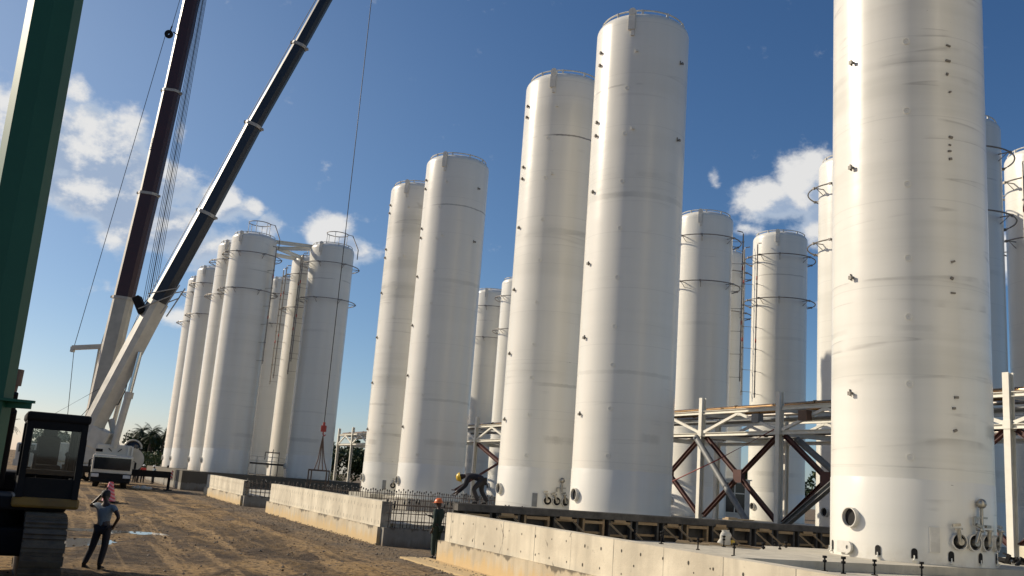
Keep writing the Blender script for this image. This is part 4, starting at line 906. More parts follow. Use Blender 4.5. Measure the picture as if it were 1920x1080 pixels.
# load fall
mb = MB(); mb.cyl(A(-14.02, 77, 6.1), A(-14.02, 77, 52.0), .032, .032, 6); mb.build('load_rope', M['wire'], t)
hk = thing('hook_block', 'red hook block hanging on the dark blue crane\'s rope', 'hook block', (-14.02, 77, 5.25))
mb = MB(); mb.box((0, 0, .45), (.42, .3, .5), bev=.05); mb.cyl((0, 0, .7), (0, 0, .95), .1); mb.build('block', M['red'], hk); mb = MB(); mb.tube([(0, 0, .2), (0, 0, 0), (.12, 0, -.12), (.2, 0, 0)], .05, 8); mb.build('hook', M['red'], hk)
fr = thing('lifting_frame', 'dark square steel lifting frame slung below the red hook block', 'lifting frame', (-14.0, 77, 1.2))
mb = MB()
for x in (-.7, .7):
    for y in (-.6, .6): mb.bar((x, y, 0), (x, y, 1.25), .09, .09)
for y in (-.6, .6): mb.bar((-.74, y, 1.25), (.74, y, 1.25), .10, .12); mb.bar((-.7, y, .35), (.7, y, .35), .05, .05)
for x in (-.7, .7): mb.bar((x, -.6, 1.25), (x, .6, 1.25), .09, .12)
mb.build('frame', M['rebar'], fr)
mb = MB()
for x in (-.45, -.15, .2, .5): mb.tube([(0.0, 0, 3.95), (x * .25, 0, 3.0), (x * .5, 0.2, 2.1), (x, .3, 1.3)], .04, 6)
mb.build('sling', M['rustbrown'], fr)

# --- crane with the maroon boom, further back
OX, OY = -38.6, 90.0
t = thing('mobile_crane', 'farther mobile crane with a maroon and white telescopic boom rising steeply', 'mobile crane', (OX, OY, 0), 0)
mb = MB(); mb.box((0, 0, 1.2), (10, 2.8, .6)); mb.build('chassis', M['crane_white'], t)
mb = MB(); mb.box((.5, 0, 2.4), (5, 2.6, 1.7), bev=.15); mb.build('superstructure', M['crane_white'], t)
mb = MB(); mb.box((-4.0, 0, 2.2), (2.0, 2.7, 1.6), bev=.15); c_ = mb.build('carrier_cab', M['crane_white'], t); mb = MB(); mb.box((-4.0, -1.36, 2.5), (1.4, .05, .7)); mb.build('window', M['glass_dark'], c_)
for x in (-4, -2.2, .8, 2.4, 4):
    for s in (-1, 1):
        mb = MB(); mb.lathe([(0.3, -.2), (0.58, -.2), (0.62, 0), (0.58, .2), (0.3, .2)], 20, c=(x, s * 1.02, 0.6), axis=(0, 1, 0)); mb.build('wheel', M['rubber'], t)
Q = [A(-37.6, 90, 3.0), A(-36.55, 90, 17.0), A(-35.72, 90, 27.35), A(-35.02, 90, 38.0), A(-34.32, 90, 50.0), A(-34.0, 90, 56.0)]
DQ = (Q[3] - Q[1]).normalized()
boom_part(t, 'base_section', Q[0], Q[1], 1.4, 1.75, [M['crane_grime'], M['crane_white']], [0, 0, 0, 0, 0, 1, 1, 0], 1.4, 1.75, .17)
tq = V3((0, 1, 0)).cross(DQ); tq = -tq if tq.x > 0 else tq
for i, (w, h) in enumerate(((1.35, 1.75), (1.25, 1.6), (1.15, 1.45), (1.1, 1.35))):
    # the upper near chamfer carries a cream stripe
    sct = boom_part(t, 'boom_section', Q[i + 1], Q[i + 2], w, h, [M['boom_maroon'], M['crane_white']], [0, 0, 0, 0, 0, 1, 1, 0], c=.17)
    collar(t, Q[i + 1], DQ, w, h)
    if i in (1, 2):
        cu = bpy.data.curves.new('lettering', 'FONT'); cu.body = 'BALDHR'; cu.size = .30; cu.extrude = .004; cu.space_character = 1.15
        to = bpy.data.objects.new('lettering_tmp', cu); COL.objects.link(to); bpy.context.view_layer.update()
        me = bpy.data.meshes.new_from_object(to.evaluated_get(bpy.context.evaluated_depsgraph_get())); bpy.data.objects.remove(to); me.materials.clear(); me.materials.append(M['black'])
        o = link('lettering', me, sct); cz = (V3((0, -1, 0)) + tq).normalized(); cx_ = DQ; cy_ = cz.cross(cx_)
        R3 = Matrix((cx_, cy_, cz)).transposed().to_4x4()
        mid = Q[i + 1].lerp(Q[i + 2], .40 if i == 1 else .55) + tq * (h * .5 - .17 * h * .5) + V3((0, -(w * .5 - .17 * h * .5), 0)) + cz * .012
        o.matrix_local = Matrix.Translation(mid - cy_ * .2) @ R3
mb = MB(); mb.cyl(A(-36.3, 90.9, 3), A(-35.5, 90.6, 9.5), .22, .2, 12); mb.build('lift_cylinder', M['crane_white'], t)
mb = MB(); mb.bar(A(-40.6, 90, 12.0), A(-37.7, 90, 12.35), .35, .42); mb.cyl(A(-37.75, 89.7, 12.3), A(-37.75, 90.3, 12.3), .3, .3, 12); mb.box(A(-40.55, 90, 11.85), (.3, .4, .5)); mb.bar(A(-38.1, 90, 12.2), A(-38.3, 90, 4.5), .16, .16); mb.bar(A(-37.4, 90, 12.6), A(-38.6, 90, 3.5), .13, .13); mb.bar(A(-37.0, 89.4, 9.8), A(-37.9, 89.4, 4.0), .13, .13); mb.build('rope_mast', M['crane_white'], t)
mb = MB(); mb.lathe([(.12, -.14), (.40, -.14), (.42, -.05), (.36, 0), (.42, .05), (.40, .14), (.12, .14), (.12, -.14)], 24, c=A(-35.92, 89.3, 43.79), axis=(0, 1, 0)); sh = mb.build('rope_sheave', M['black'], t)
mb = MB(); mb.bar(A(-35.85, 89.3, 44.1), A(-35.72, 89.3, 44.7), .1, .1); mb.bar(A(-35.5, 89.3, 44.05), A(-35.1, 89.3, 43.8), .1, .1); mb.build('shackle', M['black'], sh)
mb = MB(); mb.tube([A(-35.72, 89.3, 44.7), A(-35.1, 89.4, 50.0)], .03, 5); mb.tube([A(-36.25, 89.3, 43.6), A(-40.45, 90, 12.2), A(-39.9, 90, 4.0)], .03, 5); mb.tube([A(-36.9, 89.6, 18.6), A(-38.0, 90, 12.5)], .028, 5)
for k in range(7): f = k / 6; mb.tube([Q[5] - tq * .75 + V3((.05 * k, -.3 + .1 * k, 0)), A(-34.6 + .85 * f, 89.6 + .1 * k, 15.6)], .026 if k != 3 else .05, 5)
mb.build('hoist_rope', M['wire'], t)

# ------------------------------------------------------------------ green column in the foreground
t = thing('steel_column', 'tall dark green eight sided steel column close on the left edge', 'steel column', (-4.80, 9.0, 0), 0)
mb = MB(); n = 8; a0 = rad(24)
for z0, z1 in ((-0.1, 11.0),):
    vs = [(0.245 * math.cos(a0 + 2 * PI * k / n), 0.245 * math.sin(a0 + 2 * PI * k / n), z) for z in (z0, z1) for k in range(n)]
    mb.add(vs, [(k, (k + 1) % n, n + (k + 1) % n, n + k) for k in range(n)] + [list(range(n))[::-1], list(range(n, 2 * n))])
mb.build('shaft', M['green'], t)
mb = MB(); mb.prism([(0.15, -0.20), (0.47, 0.0), (0.47, 0.03), (0.15, 0.22)], 2.775, 2.80); mb.prism([(0.20, -.015), (0.45, -.012), (0.45, .012), (0.20, .015)], 2.72, 2.774); mb.build('gusset_shelf', M['green'], t)
mb = MB(); mb.box((0, 0, .02), (.9, .9, .05)); mb.build('base_plate', M['green'], t)

# ------------------------------------------------------------------ excavator facing the camera
EX, EY = -9.68, 18.9
HD = math.atan2(-EX, EY) # heading so the front looks at the camera
t = thing('excavator', 'shadowed tracked excavator facing the camera, empty seat behind its windscreen', 'excavator', (EX, EY, 0), HD)
# local: front = -Y, operator's left = +X
for s in (1, -1):
    mb = MB(); pts = []
    hw, hl, ht = .33, 2.0, 1.16
    outline = [(-hl + .55 + -.55 * math.cos(a), .58 + .58 * math.sin(a)) for a in np.linspace(-PI / 2, PI / 2, 9)] + [(hl - .55 + .55 * math.cos(a), .58 + .58 * math.sin(a)) for a in np.linspace(PI / 2, -PI / 2, 9)]
    n = len(outline); vs = [(s * 1.02 + x, y, z) for x in (-hw, hw) for y, z in outline]
    mb.add(vs, [(i, (i + 1) % n, n + (i + 1) % n, n + i) for i in range(n)] + [list(range(n)), list(range(n, 2 * n))])
    # grouser shoes round the loop
    per = [V3((0, y, z)) for y, z in outline]; tot = 0
    for i in range(n):
        a, b = per[i], per[(i + 1) % n]; Ls = (b - a).length; m_ = max(1, int(Ls / .19))
        for k in range(m_):
            c = a.lerp(b, (k + .5) / m_); d = (b - a).normalized(); nrm = V3((0, -d.z, d.y)); 
            if nrm.dot(c - V3((0, 0, .58))) < 0: nrm = -nrm
            ang = math.atan2(d.z, d.y)
            mb.box(c + nrm * .02 + V3((s * 1.02, 0, 0)), (hw * 2 + .04, .17, .035), R=Matrix.Rotation(ang, 3, 'X')); mb.box(c + nrm * .055 + V3((s * 1.02, 0, 0)), (hw * 2 + .02, .03, .05), R=Matrix.Rotation(ang, 3, 'X'))
    mb.build('track', M['track'], t)
mb = MB(); mb.box((0, 0, .7), (1.6, 2.2, .5), bev=.05); mb.cyl((0, 0, .9), (0, 0, 1.3), .7, .7, 24); mb.build('undercarriage', M['black'], t)
mb = MB(); mb.box((0, .9, 1.38), (2.7, 3.9, .24), bev=.05); mb.build('deck', M['black'], t)
mb = MB(); mb.box((0, 2.2, 1.68), (2.7, 1.4, .44), bev=.08); mb.box((-.9, .6, 2.0), (.85, 2.6, 1.0), bev=.06); mb.build('engine_house', M['black'], t)
# cab
cx, hw, y0, y1, z0, z1 = .98, .47, -1.15, .65, 1.5, 2.92
mb = MB()
for x in (cx - hw, cx + hw):
    mb.bar((x, y0, z0), (x, y0 + .1, z1 - .05), .11, .13); mb.bar((x, y1, z0), (x, y1, z1 - .05), .13, .13); mb.bar((x, y0 + .1, z1), (x, y1, z1), .12, .12); mb.bar((x, y0, z0 + .1), (x, y1, z0 + .1), .1, .5)
    mb.bar((x, y0 + .9, z0), (x, y0 + .9, z1), .06, .09)
mb.box((cx, (y0 + y1) / 2 + .05, z1 + .06), (2 * hw + .18, y1 - y0 + .1, .17), bev=.05)
mb.box((cx, y0 + .09, z1 - .08), (2 * hw, .1, .18)); mb.box((cx, y0 + .02, z0 + .17), (2 * hw, .08, .38)); mb.box((cx, y1, z0 + .26), (2 * hw, .07, .52)); mb.box((cx, y1, z1 - .06), (2 * hw, .07, .12))
mb.box((cx - hw + .08, y1, z0 + .95), (.08, .07, .9)); mb.box((cx + hw - .08, y1, z0 + .95), (.08, .07, .9))
cab = mb.build('cab', M['black'], t)
mb = MB(); mb.box((cx, y0 + .05, (z0 + z1) / 2 + .15), (2 * hw - .1, .015, z1 - z0 - .55)); mb.build('windscreen', M['glass'], cab)
mb = MB(); mb.box((cx, y1 + .01, z0 + .92), (2 * hw - .2, .012, .78)); mb.build('rear_window', M['glass'], cab)
mb = MB(); mb.box((cx - .05, -.02, z0 + .52), (.52, .5, .16), bev=.05); mb.box((cx - .05, .28, z0 + .82), (.42, .16, .66), bev=.06); mb.box((cx - .05, .30, z0 + 1.20), (.27, .12, .22), bev=.05); mb.box((cx - .05, .05, z0 + .3), (.3, .3, .4)); mb.build('seat', M['black'], cab)
mb = MB(); mb.box((cx, -.55, z0 + .45), (.9, .3, .12), bev=.03)
for s in (-.28, .28): mb.cyl((cx + s, -.4, z0 + .3), (cx + s, -.45, z0 + .8), .03); mb.ball((cx + s, -.45, z0 + .82), .05)
mb.build('control_console', M['black'], cab)
mb = MB(); mb.box((cx, -.25, 1.42), (2 * hw + .2, 1.9, .2), bev=.05); mb.build('cab_step', M['yellow'], t)
mb = MB(); mb.bar((cx + hw + .08, y0 + .5, z0 + .2), (cx + hw + .08, y0 + .5, z1 - .3), .035, .035); mb.bar((cx + hw + .08, y0 + .95, z0 + .1), (cx + hw + .08, y0 + .95, z1 - .5), .035, .035); mb.build('grab_rail', M['black'], t)
# boom, stick and bucket in front of the house
mb = MB(); mb.section((-.4, -.8, 1.8), (-.4, -1.9, 3.75), [(-.2, -.3), (.2, -.3), (.2, .3), (-.2, .3)], [(-.18, -.28), (.18, -.28), (.18, .28), (-.18, .28)], V3((1, 0, 0)), V3((0, .87, .49)))
mb.section((-.4, -1.9, 3.75), (-.4, -4.0, 3.3), [(-.18, -.28), (.18, -.28), (.18, .28), (-.18, .28)], [(-.15, -.2), (.15, -.2), (.15, .2), (-.15, .2)], V3((1, 0, 0)), V3((0, -.21, .98)))
mb.build('boom', M['black'], t)  # boom coloured black to stand for its shade
mb = MB(); mb.section((-.4, -3.8, 3.55), (-.4, -3.2, 1.2), [(-.15, -.25), (.15, -.25), (.15, .25), (-.15, .25)], [(-.13, -.15), (.13, -.15), (.13, .15), (-.13, .15)], V3((1, 0, 0)), V3((0, .97, .25))); mb.build('stick', M['black'], t)  # stick blackened likewise, shade put into its colour
prof = [(-3.5, 1.25), (-3.0, 1.3), (-2.55, .9), (-2.5, .45), (-2.8, .12), (-3.4, .05)]
mb = MB()
for s in (-.95, .17): mb.prism([(y, z) for y, z in prof], s, s + .05, T=Matrix(((0, 0, 1, 0), (1, 0, 0, 0), (0, 1, 0, 0), (0, 0, 0, 1))))
for (ya, za), (yb, zb) in zip(prof[:-1], prof[1:]): mb.bar((-.37, ya, za), (-.37, yb, zb), 1.1, .04, up=(0, -(zb - za), yb - ya))
bk = mb.build('bucket', M['rustbrown'], t); mb = MB()
for x in (-.85, -.6, -.37, -.12, .1): mb.bar((x, -3.38, .06), (x, -3.62, .02), .1, .06)
mb.build('bucket_tooth', M['steel_grey'], bk)
mb = MB(); mb.cyl((.16, -1.0, 1.7), (.16, -2.1, 3.0), .08, .08, 10); mb.cyl((.16, -2.1, 3.0), (.16, -2.3, 3.3), .05, .05, 8); mb.build('hydraulic_cylinder', M['black'], t)
mb = MB(); mb.cyl((-.05, .9, 1.7), (.12, .95, 3.62), .11, .10, 12); mb.cyl((.12, .95, 3.62), (.13, .95, 3.95), .15, .15, 12); mb.build('exhaust_stack', M['rustbrown'], t)

mb = MB()
for _ in range(9): mb.ball((random.gauss(0, .45), random.gauss(0, .3), .14), random.uniform(.12, .24), 8, 0, (1.2, 1, .8))
tag(mb.build('debris_heap', M['sack'], None, (-27.2, 76.6, 0)), 'pale debris heap under the outrigger beam beside the front wheel', 'debris', kind='stuff')
# ------------------------------------------------------------------ traffic cone
t = thing('traffic_cone', 'red and white striped cone standing behind the man in grey', 'traffic cone', (-20.28, 52.04, 0))
mb = MB(); mb.lathe([(.34, .04), (.11, 1.02), (.01, 1.03)], 20); mb.build('cone', M['cone'], t); mb = MB(); mb.box((0, 0, .025), (.8, .8, .05), bev=.015); mb.build('base', M['black'], t)

# ------------------------------------------------------------------ people
def skin_mesh(name, pts, edges, radii, root, mat, sub=2):
    me = bpy.data.meshes.new(name); me.from_pydata([tuple(p) for p in pts], edges, [])
    o = bpy.data.objects.new(name, me); COL.objects.link(o)
    o.modifiers.new('s', 'SKIN'); sv = me.skin_vertices[0].data
    for i, r in enumerate(radii): sv[i].radius = r if isinstance(r, tuple) else (r, r)
    for i in range(len(pts)): sv[i].use_root = (i == root)
    sb = o.modifiers.new('d', 'SUBSURF'); sb.levels = sub; sb.render_levels = sub
    bpy.context.view_layer.update()
    m2 = bpy.data.meshes.new_from_object(o.evaluated_get(bpy.context.evaluated_depsgraph_get())); bpy.data.objects.remove(o)
    m2.name = name; m2.materials.clear(); m2.materials.append(mat); m2.polygons.foreach_set('use_smooth', [True] * len(m2.polygons))
    return m2
BASE = dict(pelvis=(0, 0, .93), belly=(0, .01, 1.08), chest=(0, .0, 1.28), neck0=(0, -.01, 1.44), neck1=(0, .01, 1.51), head=(0, .03, 1.60), crown=(0, .02, 1.69),
            shL=(-.185, -.01, 1.39), elL=(-.25, -.03, 1.12), wrL=(-.26, .06, .88), shR=(.185, -.01, 1.39), elR=(.25, -.03, 1.12), wrR=(.26, .06, .88),
            hipL=(-.10, 0, .88), knL=(-.11, .03, .49), anL=(-.12, -.01, .09), hipR=(.10, 0, .88), knR=(.11, .03, .49), anR=(.12, -.01, .09))
def person(label, loc, heading, pose, skin, top, legs, hat=None, H=1.75, fingers=True, sleeves=0.55, extra=None):
    J = {k: V3(v) for k, v in BASE.items()}; J.update({k: V3(v) for k, v in pose.items()})
    t = thing('person', label, 'person', loc, -rad(heading)); sc = H / 1.75; t.scale = (sc, sc, sc)
    names = list(BASE); pts = [J[n] for n in names]; idx = {n: i for i, n in enumerate(names)}
    E_ = [('pelvis', 'belly'), ('belly', 'chest'), ('chest', 'neck0'), ('neck0', 'neck1'), ('neck1', 'head'), ('head', 'crown'), ('chest', 'shL'), ('shL', 'elL'), ('elL', 'wrL'), ('chest', 'shR'), ('shR', 'elR'), ('elR', 'wrR'),
          ('pelvis', 'hipL'), ('hipL', 'knL'), ('knL', 'anL'), ('pelvis', 'hipR'), ('hipR', 'knR'), ('knR', 'anR')]
    edges = [(idx[a], idx[b]) for a, b in E_]
    RD = dict(pelvis=(.135, .11), belly=(.125, .10), chest=(.15, .11), neck0=(.075, .07), neck1=.055, head=(.08, .10), crown=(.065, .075), shL=.062, elL=.043, wrL=.030, shR=.062, elR=.043, wrR=.030, hipL=.09, knL=.06, anL=.043, hipR=.09, knR=.06, anR=.043)
    rads = [RD[n] for n in names]
    for s in ('L', 'R'):   # hands: palm plus four fingers and a thumb; feet
        d = (J['wr' + s] - J['el' + s]).normalized(); a = d.cross(V3((0, 0, 1)))
        a = a.normalized() if a.length > .1 else V3((1, 0, 0)); 
        w = idx['wr' + s]; palm = J['wr' + s] + d * .07; pts.append(palm); rads.append((.036, .02)); pi = len(pts) - 1; edges.append((w, pi))
        if fingers:
            side = 1 if s == 'L' else -1; nrm = d.cross(a)
            for k, (off, ln) in enumerate(((-.030, .068), (-.010, .08), (.010, .075), (.028, .058))):
                b0 = palm + d * .03 + a * off; b1 = b0 + d * ln * .55 - nrm * .006; b2 = b1 + d * ln * .40 - nrm * .024
                for q, r in ((b0, .0105), (b1, .0095), (b2, .008)):
                    pts.append(q); rads.append(r)
                n_ = len(pts); edges += [(pi, n_ - 3), (n_ - 3, n_ - 2), (n_ - 2, n_ - 1)]
            b0 = palm - d * .01 - a * .035; b1 = b0 + d * .03 - a * .018; b2 = b1 + d * .03 - a * .004
            for q, r in ((b0, .012), (b1, .011), (b2, .009)): pts.append(q); rads.append(r)
            n_ = len(pts); edges += [(pi, n_ - 3), (n_ - 3, n_ - 2), (n_ - 2, n_ - 1)]
    # nose, ears and brow as small growths of the head
    hd = J['head']; f_ = V3((0, 1, 0)); 
    if 'face' in pose: f_ = V3(pose['face']).normalized()
    body = link('body', skin_mesh('body', pts, edges, rads, 0, skin), t)
    up = (J['crown'] - J['neck1']).normalized(); rt = f_.cross(up).normalized()
    mb = MB(); mb.ball(hd + f_ * .105 - up * .01, .018, 8, 0, (1, 1, 1.3))
    for s in (-1, 1): mb.ball(hd + rt * s * .088 - up * .005, .024, 8, 0, (.5, .8, 1.2))
    mb.build('nose_and_ears', skin, body)
    mb = MB()
    for s in (-1, 1): mb.ball(hd + f_ * .093 + rt * s * .032 + up * .022, .012, 8)
    mb.bar(hd + f_ * .098 - rt * .025 - up * .055, hd + f_ * .098 + rt * .025 - up * .055, .01, .01); mb.build('eyes_and_mouth', M['void'], body)
    # clothes follow the body
    g = 1.13
    tn = ['pelvis', 'belly', 'chest', 'neck0', 'shL', 'shR']; tp_ = [J[n] for n in tn]; tr_ = [(.148, .122), (.142, .118), (.165, .126), (.088, .082), .076, .076]
    tp_[0] = J['pelvis'] + (J['pelvis'] - J['belly']).normalized() * .05
    te = [(0, 1), (1, 2), (2, 3), (2, 4), (2, 5)]
    for k, s in ((4, 'L'), (5, 'R')):
        e = J['sh' + s].lerp(J['el' + s], min(1, sleeves)); tp_.append(e); tr_.append(.062 if sleeves < 1 else .055); te.append((k, len(tp_) - 1))
        if sleeves > 1: tp_.append(J['el' + s].lerp(J['wr' + s], .93)); tr_.append(.043); te.append((len(tp_) - 2, len(tp_) - 1))
    link('shirt', skin_mesh('shirt', tp_, te, tr_, 0, top), t)
    ln_ = ['pelvis', 'hipL', 'knL', 'anL', 'hipR', 'knR', 'anR']; lp = [J[n] for n in ln_]; lr = [(.143, .118), .105, .078, .066, .105, .078, .066]
    link('trousers', skin_mesh('trousers', lp, [(0, 1), (1, 2), (2, 3), (0, 4), (4, 5), (5, 6)], lr, 0, legs), t)
    for s in ('L', 'R'):
        a = J['an' + s]; sx = -1 if s == 'L' else 1; tdir = V3(pose.get('toe', (0.12 * sx, 1, 0))).normalized(); 
        me = skin_mesh('boot', [a + V3((0, 0, .05)), a + V3((0, 0, -.03)) - tdir * .03, a + V3((0, 0, -.045)) + tdir * .09, a + V3((0, 0, -.055)) + tdir * .17], [(0, 1), (1, 2), (2, 3)], [.052, .048, (.046, .036), (.040, .028)], 1, M['boot']); link('boot', me, t)
    if hat:
        mb = MB(); fw_ = f_ - up * f_.dot(up); fw_.normalize(); c = hd + up * .035
        Rm = Matrix((rt, fw_, up)).transposed(); k = len(mb.v)
        mb.lathe([(.145, 0), (.140, .03), (.128, .075), (.10, .115), (.055, .14), (.01, .147)], 20); mb.lathe([(.145, 0.0), (.165, -.008), (.165, .004), (.143, .012)], 20)
        mb.box((0, .16, 0), (.17, .10, .012)); mb.box((0, 0, .145), (.035, .2, .018))
        mb.v = [tuple(Rm @ V3((p[0] * .84, p[1] * .95, p[2] * .9)) + c) for p in mb.v]; mb.build('helmet', hat, t)
    else:
        mb = MB(); c = hd + up * .035 - f_ * .012; Rm = Matrix((rt, f_, up)).transposed()
        mb.lathe([(.098, -.03), (.100, .03), (.085, .08), (.05, .105), (.01, .112)], 16); mb.v = [tuple(Rm @ V3((p[0], p[1] * 1.15, p[2])) + c) for p in mb.v]; mb.build('hair', M['hair'], t)
    return t, J
person('man in grey shirt with one hand on his head and the other on his hip', (-8.35, 21.33, -0.02), 8,
       dict(pelvis=(.02, 0, .93), hipL=(-.09, 0, .88), hipR=(.12, 0, .88), knL=(-.18, .02, .49), anL=(-.30, -.03, .09), knR=(.10, .03, .49), anR=(.05, 0, .09), shL=(-.20, -.01, 1.40), elL=(-.40, .06, 1.36), wrL=(-.17, .10, 1.66),
            shR=(.20, -.01, 1.38), elR=(.39, -.07, 1.17), wrR=(.24, .04, .97), head=(-.05, .03, 1.60), crown=(-.055, .03, 1.69), neck1=(-.03, .01, 1.51)), M['skin'], M['shirt'], M['trouser'], H=1.66, sleeves=.5)
person('worker in dark green coverall and orange helmet standing at the wall end', (-1.74, 30.5, 0.0), 300,
       dict(elR=(.22, .13, 1.16), wrR=(.12, .36, 1.22), elL=(-.23, -.06, 1.13), wrL=(-.22, .02, .88)), M['skin'], M['coverall'], M['coverall'], hat=M['hat_orange'], H=1.80, sleeves=1.2)
person('worker in yellow helmet bending far forward on the formwork top', (-0.50, 29.55, 1.745), 272,
       dict(pelvis=(0, -.05, .72), belly=(0, .10, .80), chest=(0, .30, .84), neck0=(0, .44, .82), neck1=(0, .50, .80), head=(0, .59, .77), crown=(0, .67, .74), face=(0, .45, -.9),
            shL=(-.18, .38, .80), elL=(-.22, .47, .52), wrL=(-.12, .70, .32), shR=(.18, .38, .80), elR=(.22, .45, .52), wrR=(.13, .68, .28),
            hipL=(-.10, -.04, .69), knL=(-.14, .20, .44), anL=(-.13, .05, .09), hipR=(.10, -.04, .69), knR=(.14, -.02, .41), anR=(.14, -.22, .09)), M['skin'], M['navy'], M['greywork'], hat=M['hat_yellow'], H=1.75, sleeves=1.2)
for lb, x, zc, cl, hat, hd in (('far person in blue shirt beside the crane carrier', -35.6, 0, 'teal', None, 200), ('far person in red vest and pale helmet beyond the outrigger', -35.0, 0, 'redshirt', 'hat_white', 160), ('far person in dark clothes between the blue and red shirts', -35.35, 0, 'navy', None, 90),
                               ('far person in grey with white helmet beyond the outrigger beam', -33.75, .0, 'shirt', 'hat_white', 220), ('far person in dark clothes leaning at the far slab corner', -32.7, .1, 'navy', None, 100)):
    person(lb, (x, 97 + random.uniform(-.6, .6), zc), hd, {}, M['skin'], M[cl], M['trouser'], hat=M[hat] if hat else None, H=1.78, fingers=True, sleeves=.6)

# ------------------------------------------------------------------ trees
def leaf_cloud(blobs, n, size, flat=0.0):
    vs = np.zeros((0, 3)); allv = []; tot = sum(b[3] ** 2 for b in blobs)
    for cx_, cy_, cz_, r, rz in blobs:
        k = int(n * r * r / tot); d = rng.normal(0, 1, (k, 3)); d /= np.linalg.norm(d, axis=1)[:, None]
        rr = r * rng.uniform(.45, 1.0, (k, 1)) ** .6 * (1 + .22 * np.sin(d[:, :1] * 7 + cx_) * np.cos(d[:, 2:] * 6))
        allv.append(d * rr * np.array([1, 1, rz / r]) + (cx_, cy_, cz_))
    c = np.concatenate(allv); k = len(c)
    a = rng.normal(0, 1, (k, 3)); a /= np.linalg.norm(a, axis=1)[:, None]; b = np.cross(a, rng.normal(0, 1, (k, 3))); b /= np.linalg.norm(b, axis=1)[:, None]
    s = size * rng.uniform(.6, 1.4, (k, 1)); q = np.stack([c - a * s, c - b * s * .6, c + a * s, c + b * s * .6], 1).reshape(-1, 3)
    return q.tolist(), [[4 * i, 4 * i + 1, 4 * i + 2, 4 * i + 3] for i in range(k)]
def tree_mesh(seed, h, w, mat, n=3600, size=.30):
    global rng
    rng = np.random.default_rng(seed); blobs = []
    for _ in range(11):
        blobs.append((rng.normal(0, w * .32), rng.normal(0, w * .32), h * rng.uniform(.42, .92), w * rng.uniform(.16, .32), w * rng.uniform(.14, .26)))
    vs, fs = leaf_cloud(blobs, n, size); me = bpy.data.meshes.new('crown'); me.from_pydata(vs, [], fs); me.materials.append(M[mat])
    mb = MB(); mb.tube([(0, 0, 0), (.1, .05, h * .3), (-.05, .1, h * .6)], [.28, .2, .1], 8)
    for b in blobs[:6]: mb.tube([(0.05, .05, h * .3), (b[0] * .6, b[1] * .6, b[2] * .75), b[:3]], [.12, .08, .03], 6)
    o = mb.build('trunk', M['bark']); tm = o.data; bpy.data.objects.remove(o)
    return me, tm
def palm_mesh(seed, h):
    r = random.Random(seed); mb = MB(); lean = (r.uniform(-.5, .5), r.uniform(-.5, .5))
    mb.tube([(0, 0, 0), (lean[0] * .3, lean[1] * .3, h * .4), (lean[0], lean[1], h)], [.24, .18, .15], 8); o = mb.build('trunk', M['bark']); tm = o.data; bpy.data.objects.remove(o)
    vs = []; fs = []; top = V3((lean[0], lean[1], h))
    for k in range(24):
        a = r.uniform(0, 2 * PI); el = r.uniform(-.5, 1.2); L = r.uniform(2.0, 2.9); d = V3((math.cos(a) * math.cos(el), math.sin(a) * math.cos(el), math.sin(el))); p = top.copy(); side = V3((-math.sin(a), math.cos(a), 0)); seg = 9
        for i in range(seg):
            q = p + d * (L / seg); d = (d + V3((0, 0, -.16))).normalized(); nrm = side.cross(d)
            wl = .62 * math.sin(PI * (i + .8) / (seg + 1)) + .08
            for s in (-1, 1):
                for f in (.15, .65):
                    b = p.lerp(q, f); tip = b + (side * s * .85 + d * .5 - V3((0, 0, .28))).normalized() * wl * r.uniform(.8, 1.2)
                    k0 = len(vs); vs += [tuple(b - d * .05), tuple(b + d * .06), tuple(tip)]; fs.append([k0, k0 + 1, k0 + 2])
            k0 = len(vs); vs += [tuple(p + side * .03), tuple(p - side * .03), tuple(q - side * .02), tuple(q + side * .02)]; fs.append([k0, k0 + 1, k0 + 2, k0 + 3]); p = q
    me = bpy.data.meshes.new('crown'); me.from_pydata(vs, [], fs); me.materials.append(M['leaf_b']); return me, tm
def plant_tree(name, label, cat, meshes, loc, s, rz, group):
    t = thing(name, label, cat, loc, rz, group); t.scale = (s, s, s); link('crown', meshes[0], t); link('trunk', meshes[1], t)
TM = [tree_mesh(3, 7.5, 8.5, 'leaf_a'), tree_mesh(5, 6.5, 8.0, 'leaf_a'), tree_mesh(8, 8.0, 7.5, 'leaf_a')]
BM = [tree_mesh(11, 3.4, 7.0, 'leaf_c', 1800, .22), tree_mesh(13, 3.2, 8.0, 'leaf_c', 1800, .22)]
PM = [palm_mesh(1, 7.4), palm_mesh(2, 7.0), palm_mesh(4, 6.6)]
GP = 'palms on the left horizon'
for i, (x, y, s, lb) in enumerate(((-72.9, 200, 1.02, 'palm standing just right of the crane lift cylinder'), (-74.8, 202, .98, 'palm peeping out left of the crane lift cylinder'), (-71.0, 198, 1.0, 'palm second from right in the left horizon clump'), (-69.0, 200, .98, 'lone palm rightmost, beside the leftmost tank'), (-73.2, 206, .9, 'shorter palm behind the horizon clump'), (-85.2, 170, .95, 'palm seen behind the excavator cab'), (-71.8, 203, 1.05, 'tallest palm in the middle of the horizon clump'))):
    plant_tree('palm_tree', lb, 'palm tree', PM[i % 3], (x, y, 0.2), s, i * 1.3, GP)
GT = 'dark trees on the horizon'
